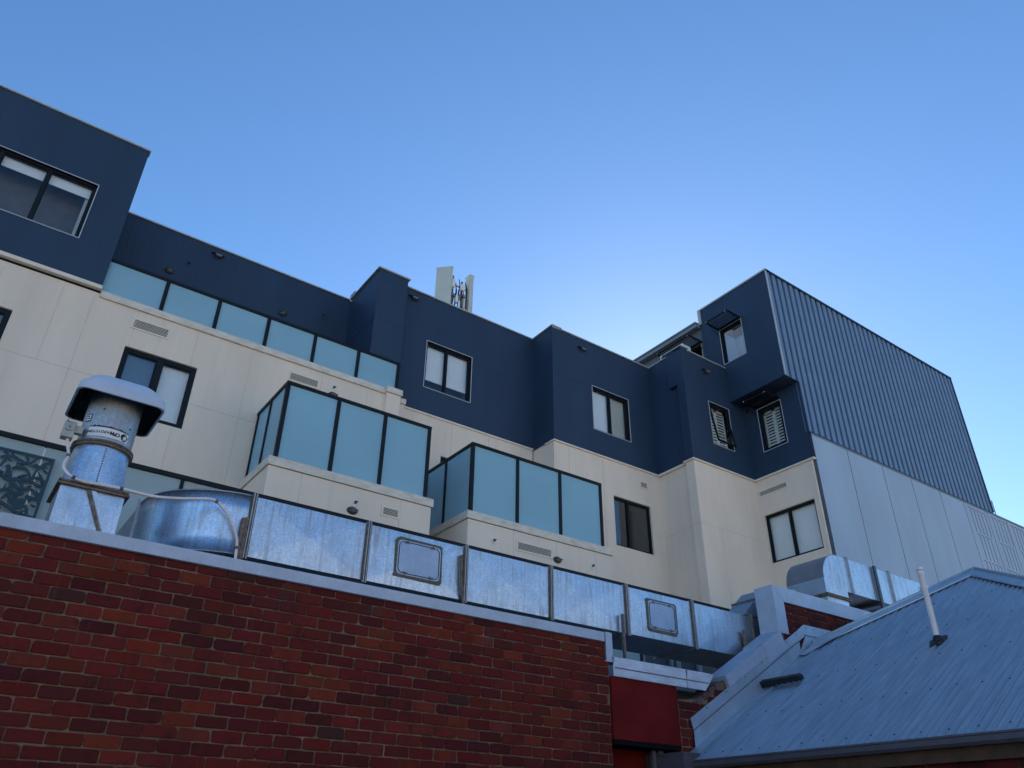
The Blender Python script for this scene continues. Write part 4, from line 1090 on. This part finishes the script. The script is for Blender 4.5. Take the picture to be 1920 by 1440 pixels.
# access hatches
def hatch(cx_, cz_, w, h, label):
    def rr(w_, h_, r):
        o = []
        for sx, sz, a0 in ((1, -1, -90), (1, 1, 0), (-1, 1, 90), (-1, -1, 180)):
            for k in range(5):
                a = R(a0+22.5*k); o.append((cx_+sx*(w_/2-r)+r*math.cos(a), cz_+sz*(h_/2-r)+r*math.sin(a)))
        return o
    fn = lambda a, b, d: (a, YD1-d, b)
    m = MB(); m.prism(rr(w, h, .035), fn, .004, .018); o = m.build('hatch', 'hatch', D1); o['label'] = label
    m = MB(); rnd = random.Random(int(cx_*10))
    outer = [(a+rnd.uniform(-.006, .01)*(1 if a > cx_ else -1), b+rnd.uniform(-.006, .012)*(1 if b > cz_ else -1)) for a, b in rr(w+.045, h+.05, .03)]
    m.prism(outer, fn, 0, .0145); m.build('sealant', 'seal', o)
    m = MB(); m.prism(rr(w+.004, h+.004, .05), fn, .015, .0175); m.build('rim', 'galvdull', o)
    m = MB(); pts = rr(w-.028, h-.028, .05); pts.append(pts[0]); m.tube([fn(a, b, .021) for a, b in pts], .0035, 6, cap=False); m.build('wire_gasket', 'black', o)
    for sx, sz in ((-.3, 1), (.3, 1), (-.3, -1), (.3, -1)):
        m = MB(); a, b = cx_+sx*w, cz_+sz*(h/2-.014)
        m.tube([fn(a-.022, b-.018*sz, .026), fn(a-.010, b-.004*sz, .03), fn(a, b+.010*sz, .03), fn(a+.010, b-.004*sz, .03), fn(a+.018, b-.016*sz, .026)], .0035, 6)
        m.tube([fn(a, b, .018), fn(a, b, .032)], .008, 8); m.build('wing_nut', 'steel', o)
hatch(3.56, 2.402, .475, .335, 'square hatch with clean blue grey door and thick sealant')
hatch(6.86, 2.385, .44, .325, 'smaller looking hatch further along the duct')
# legs and straps
for x, z0_, z1_, yy in ((1.845, 1.93, 2.43, 6.505), (1.815, 1.93, 2.42, 6.505), (4.035, 1.95, 2.55, 6.51), (6.19, 1.45, 2.30, 6.50), (8.28, 1.9, 2.43, 6.50), (8.31, 1.9, 2.40, 6.50)):
    q = MB()
    if abs(x-4.035) < .001: q.prism([(4.02, 2.55), (4.045, 2.55), (4.05, 2.3), (4.105, 1.96), (4.085, 1.96), (4.028, 2.28)], lambda a, b, d: (a, d, b), yy, yy+.02)
    else: q.box(x-.014, x+.014, yy-.01, yy+.02, z0_, z1_)
    q.build('leg', 'steel', D1)
# kinked riser past the last flange
q = MB(); prof = [(8.42, 2.67), (8.68, 2.91), (8.88, 3.075), (9.6, 3.20), (9.6, 2.67)]
q.prism(prof, lambda a, b, d: (a, d, b), YD1+.01, 6.93); q.build('rising_section', 'galvdull', D1)
q = MB(); q.box(8.655, 8.70, YD1+.004, 6.95, 2.895, 2.918); q.build('rising_seam', 'steel', D1)

# ------------------------------------------------------------------ duct at the right
D2 = thing('air_duct', 'galvanised duct with a rounded elbow rising behind the metal capped parapet', 'duct', (12.5, 7.5, 2.0))
YD2, DP2, xa, zb_, zt2 = 7.2, .72, 11.38, 3.735, 4.325
q = MB(); n = 12; Rr = .45
prof = [(xa, 3.62)]+[(xa+Rr-Rr*math.cos(math.pi/2*k/n), zt2-Rr+Rr*math.sin(math.pi/2*k/n)) for k in range(n+1)]+[(12.12, zt2), (12.12, zb_), (11.98, zb_), (11.98, 3.62)]
fn = lambda a, b, d: (a, d, b)
q.face([fn(a, b, YD2) for a, b in prof]); q.face([fn(a, b, YD2+DP2) for a, b in prof])
for k in range(len(prof)):
    p, r_ = prof[k], prof[(k+1) % len(prof)]
    q.face([fn(*p, YD2), fn(*r_, YD2), fn(*r_, YD2+DP2), fn(*p, YD2+DP2)], 1 if k < n+1 else 0, 0 < k < n+1)
el2 = q.build('elbow', ['galv', 'hatch'], D2)
bm = bmesh.new(); bm.from_mesh(el2.data); bmesh.ops.remove_doubles(bm, verts=bm.verts, dist=.0005); bm.to_mesh(el2.data); bm.free()
q = MB(); q.tube([fn(a, b, YD2-.002) for a, b in prof[1:n+2]], .008, 6); q.build('elbow_seam', 'galvdull', el2)
q = MB(); q.box(xa-.03, 12.03, YD2-.035, YD2+DP2+.03, 3.600, 3.618); q.box(xa-.03, 12.03, YD2-.03, YD2+DP2+.03, 3.576, 3.592); q.build('flange', 'steel', D2)
q = MB(); q.box(xa+.01, 11.97, YD2+.01, YD2+DP2-.01, 1.5, 3.576); q.build('riser', 'galv', D2)
for a, b in ((12.135, 12.79), (12.80, 13.37), (13.39, 16.0)):
    q = MB(); q.box(a, b, YD2, YD2+DP2, zb_, zt2); q.build('duct_section', 'galv', D2)
for x in (12.127, 13.38):
    q = MB()
    for s in (-1, 1): q.box(x+s*.012-.005, x+s*.012+.005, YD2-.03, YD2+DP2, zb_-.02, zt2+.03)
    q.box(x-.006, x+.006, YD2-.02, YD2, zb_, zt2, 1); q.build('flange', ['galvdull', 'steel'], D2)
q = MB(); q.box(12.87, 12.94, YD2-.05, YD2-.02, 2.6, zt2+.02); q.box(12.87, 12.94, YD2-.02, YD2+DP2, zb_-.06, zb_-.003); q.build('support_post', 'charcoal', D2)
q = MB(); q.box(14.45, 14.53, YD2-.04, YD2-.005, 4.14, 4.27); q.build('clip', 'charcoal', D2)

# ------------------------------------------------------------------ exhaust fan
FX, FY = .636, 6.78
F = thing('exhaust_fan', 'galvanised roof exhaust fan with pale hood and upside down maker label', 'exhaust fan', (FX, FY, 1.45))
q = MB(); h = .232
def bx(mb, z0, z1, hh, m=0):
    P0 = [(FX-hh, FY-hh, z0), (FX+hh, FY-hh, z0), (FX+hh, FY+hh, z0), (FX-hh, FY+hh, z0)]; P1 = [(x, y, z1) for x, y, _ in P0]
    for k in range(4):
        a, b, c_, d = P0[k], P0[(k+1) % 4], P1[(k+1) % 4], P1[k]
        mid = tuple((a[i]+b[i]+c_[i]+d[i])/4 for i in range(3)); out = Vector((mid[0]-FX, mid[1]-FY, 0)).normalized()*.010
        mid = tuple(Vector(mid)+out)
        mm = 1 if k == 3 else m
        for e in ((a, b), (b, c_), (c_, d), (d, a)): mb.face([e[0], e[1], mid], mm)
bx(q, 1.45, 2.385, h); q.build('base_duct', ['galv', 'galvdull'], F)
q = MB(); q.box(FX-h-.03, FX+h+.03, FY-h-.03, FY+h+.03, 2.378, 2.396); q.box(FX-h-.025, FX+h+.02, FY-h-.025, FY+h+.02, 2.404, 2.42); q.build('flange', 'steel', F)
q = MB(); q.prism([(.585, 2.375), (.612, 2.375), (.79, 2.02), (.765, 2.02)], fn, FY-h-.02, FY-h-.012); q.build('brace', 'steel', F)
q = MB(); q.prism([(.62, 2.375), (.655, 2.375), (.835, 2.02), (.80, 2.02)], fn, FY-h-.016, FY-h-.011); q.build('brace', 'galv', F)
q = MB(); n = 40; hq = .225                                  # square to round
def sqpt(t):
    c_, s_ = math.cos(t), math.sin(t); m_ = max(abs(c_), abs(s_)); return (FX+hq*c_/m_, FY+hq*s_/m_)
rows = []
for j in range(7):
    u = j/6; ring = []
    for k in range(n):
        t = 2*math.pi*(k+.5)/n-math.pi*.75; a = sqpt(t); b = (FX+.212*math.cos(t), FY+.212*math.sin(t))
        ring.append((a[0]*(1-u)+b[0]*u, a[1]*(1-u)+b[1]*u, 2.42+(2.79-2.42)*u))
    rows.append(ring)
for j in range(6):
    for k in range(n): q.face([rows[j][k], rows[j][(k+1) % n], rows[j+1][(k+1) % n], rows[j+1][k]])
tr_ = q.build('transition', 'galv', F)
bm = bmesh.new(); bm.from_mesh(tr_.data); bmesh.ops.remove_doubles(bm, verts=bm.verts, dist=.0005); bm.to_mesh(tr_.data); bm.free()
q = MB()
for k in range(15): q.box(FX+.0-.004, FX+.004, FY-.232+.0012*k-.004, FY-.222+.0012*k, 2.44+.022*k, 2.448+.022*k)
q.build('rivet_seam', 'charcoal', F)
q = MB(); q.lathe([(.212, 2.775), (.236, 2.778), (.238, 2.79), (.216, 2.794), (.216, 2.802), (.238, 2.806), (.236, 2.82), (.21, 2.824)], FX, FY, 48); q.build('ring', 'steel', F)
q = MB(); q.lathe([(.209, 2.81), (.209, 3.32)], FX, FY, 48); q.build('fan_tube', 'galvdull', F)
q = MB()
for ang, z in ((-52, 2.9), (-50, 2.99), (-118, 3.1)):
    a = R(ang); q.lathe([(.006, z-.006), (.006, z+.006), (.0, z+.006)], FX+.211*math.cos(a), FY+.211*math.sin(a), 8)
q.build('bolts', 'charcoal', F)
# hood: rounded square lid
def rsq(half, r, z, n_=8):
    o = []
    for sx, sy, a0 in ((1, -1, -90), (1, 1, 0), (-1, 1, 90), (-1, -1, 180)):
        for k in range(n_):
            a = R(a0+90*k/(n_-1)); o.append((FX+sx*(half-r)+r*math.cos(a), FY+sy*(half-r)+r*math.sin(a), z))
    return o
def skin(mb, rings, m=0, sm=True, close=False):
    for a, b in zip(rings, rings[1:]):
        for k in range(len(a)): mb.face([a[k], a[(k+1) % len(a)], b[(k+1) % len(b)], b[k]], m, sm)
    if close: mb.face(rings[-1], m, sm)
HZ = 3.175
q = MB(); skin(q, [rsq(.326, .075, HZ), rsq(.343, .08, HZ)], sm=False); skin(q, [rsq(.343, .08, HZ), rsq(.345, .08, HZ+.012), rsq(.334, .085, HZ+.085)]); skin(q, [rsq(.334, .085, HZ+.085), rsq(.322, .09, HZ+.105)]); skin(q, [rsq(.322, .09, HZ+.105), rsq(.26, .10, HZ+.185), rsq(.235, .10, HZ+.208), rsq(.20, .10, HZ+.22), rsq(.10, .08, HZ+.233), rsq(.01, .009, HZ+.236)], close=True)
ho = q.build('hood', 'hood', F)
bm = bmesh.new(); bm.from_mesh(ho.data); bmesh.ops.remove_doubles(bm, verts=bm.verts, dist=.0005)
for e_ in bm.edges:
    if len(e_.link_faces) == 2 and e_.calc_face_angle() > R(24): e_.smooth = False
bm.to_mesh(ho.data); bm.free()
q = MB(); skin(q, [rsq(.326, .075, HZ+.001), rsq(.32, .08, HZ+.07), rsq(.24, .08, HZ+.15)], close=True); q.build('hood_lining', 'black', ho)
q = MB(); q.lathe([(.008, HZ+.23), (.008, HZ+.25), (0, HZ+.252)], FX-.05, FY-.1, 8); q.build('hood_bolt', 'charcoal', ho)
# label bent round the tube, printed upside down
def bend(x, z, r=.2125, a0=R(-97)): a = a0+x/.21; return (FX+r*math.cos(a), FY+r*math.sin(a), z)
q = MB(); n = 14; x0_, x1_, zl0, zl1 = -.155, .175, 2.855, 2.935
for k in range(n):
    a, b = x0_+(x1_-x0_)*k/n, x0_+(x1_-x0_)*(k+1)/n
    q.face([bend(a, zl0), bend(b, zl0), bend(b, zl1), bend(a, zl1)], 0, True)
lb_ = q.build('label', 'label', F)
q = MB(); rnd = random.Random(2)
for k in range(40):
    a = x0_+(x1_-x0_)*k/40+.002; hgt = rnd.uniform(.004, .012) if 3 < k < 36 else .004
    q.face([bend(a, zl1+.004, .2128), bend(a+(x1_-x0_)/40, zl1+.004, .2128), bend(a+(x1_-x0_)/40, zl1+.006+hgt, .2128), bend(a, zl1+.006+hgt, .2128)])
q.build('torn_edge', 'ink', lb_)
dg = None
def text_mesh(body, size, bold=0.0):
    cu_ = bpy.data.curves.new('text', 'FONT'); cu_.body = body; cu_.size = size; cu_.offset = bold; cu_.resolution_u = 3
    to = bpy.data.objects.new('text', cu_); C.objects.link(to)
    bpy.context.view_layer.update()
    me = bpy.data.meshes.new_from_object(to.evaluated_get(bpy.context.evaluated_depsgraph_get()))
    bpy.data.objects.remove(to); return me
q = MB(); zc_ = (zl0+zl1)/2-.002
def put(me, x_right, zc0):
    wmax = 0
    for p in me.polygons:
        q.face([bend(x_right-me.vertices[i].co.x, zc0-me.vertices[i].co.y, .2137) for i in p.vertices])
    return max(v.co.x for v in me.vertices)
w_ = put(text_mesh('CFM', .040, .0022), .096, zc_+.015)
put(text_mesh('AIRSYSTEMS', .0335, .0006), .096-w_-.003, zc_+.013)
# swirl mark: nested crescents
for rad, a0, a1, wd in ((.030, 20, 250, .006), (.023, 60, 300, .005), (.030, 215, 400, .005), (.016, 30, 240, .0045)):
    prev = None
    for k in range(19):
        f = k/18; a = R(a0+(a1-a0)*f); ww = wd*math.sin(math.pi*min(max(f, .04), .96)); rr_ = rad-.006*f
        cur = [(.135+(rr_-ww)*math.cos(a), zc_+(rr_-ww)*math.sin(a)), (.135+(rr_+ww)*math.cos(a), zc_+(rr_+ww)*math.sin(a))]
        if prev: q.face([bend(*prev[0], .2137), bend(*prev[1], .2137), bend(*cur[1], .2137), bend(*cur[0], .2137)])
        prev = cur
q.build('lettering', 'ink', lb_)
q = MB()
for u0, u1, v0, v1, m_ in ((-.215, -.165, 2.99, 3.06, 1), (-.211, -.169, 3.0, 3.052, 0), (-.205, -.175, 3.012, 3.022, 1), (-.205, -.182, 3.03, 3.044, 1)):
    r_ = .2128+.0004*(m_ == 0)+.0008*(v0 in (3.012, 3.03))
    q.face([bend(u0, v0, r_), bend(u1, v0, r_), bend(u1, v1, r_), bend(u0, v1, r_)], m_)
q.build('sticker', ['label', 'ink'], F)
# isolator box and conduit
IB = thing('switch_box', 'small pale grey switch box on the left of the exhaust fan', 'switch box', (.35, 6.70, 2.83))
q = MB(); q.box(.298, .385, 6.63, 6.72, 2.80, 2.945); q.build('case', 'box', IB, .01)
q = MB(); q.box(.385, .44, 6.65, 6.70, 2.86, 2.925); q.build('bracket', 'box', IB, .004)
q = MB(); q.box(.315, .365, 6.617, 6.63, 2.86, 2.90); q.tube([(.34, 6.62, 2.88), (.335, 6.60, 2.905)], .008, 8); q.box(.31, .318, 6.6, 6.63, 2.93, 2.95); q.build('switch', 'box', IB)
path = [(.352, 6.67, 2.80), (.37, 6.67, 2.745), (.392, 6.66, 2.68), (.396, 6.64, 2.63), (.383, 6.60, 2.575), (.385, 6.57, 2.525), (.41, 6.53, 2.475), (.455, 6.505, 2.438), (.542, 6.50, 2.418), (.669, 6.50, 2.424), (.834, 6.50, 2.430), (.979, 6.50, 2.425), (1.1, 6.5, 2.43), (1.249, 6.5, 2.455), (1.361, 6.5, 2.482), (1.464, 6.5, 2.506), (1.515, 6.5, 2.515), (1.554, 6.5, 2.510), (1.60, 6.5, 2.485), (1.644, 6.5, 2.448), (1.70, 6.5, 2.385), (1.745, 6.5, 2.315), (1.787, 6.5, 2.231), (1.801, 6.5, 2.161), (1.806, 6.49, 2.05), (1.808, 6.48, 1.9)]
P = [Vector(p) for p in path]; S = []
for k in range(len(P)-1):
    p0, p1, p2, p3 = P[max(k-1, 0)], P[k], P[k+1], P[min(k+2, len(P)-1)]
    for j in range(4):
        t = j/4; S.append(.5*((2*p1)+(p2-p0)*t+(2*p0-5*p1+4*p2-p3)*t*t+(3*p1-p0-3*p2+p3)*t**3))
S.append(P[-1])
q = MB(); q.tube(S, .0125, 10); cd = tag(q.build('conduit', 'conduit'), 'pale grey conduit looping from the exhaust fan over the duct elbow', 'conduit')
for p_, d_ in (((.394, 6.65, 2.655), (0, .3, 1)), ((.47, 6.503, 2.433), (1, 0, -.2)), ((.82, 6.5, 2.43), (1, 0, 0)), ((1.56, 6.5, 2.507), (1, 0, -.3)), ((1.80, 6.5, 2.15), (.1, 0, -1))):
    q = MB(); v_ = Vector(d_).normalized()*.012; q.tube([Vector(p_)-v_, Vector(p_)+v_], .0155, 10); q.build('clip', 'steel', cd)
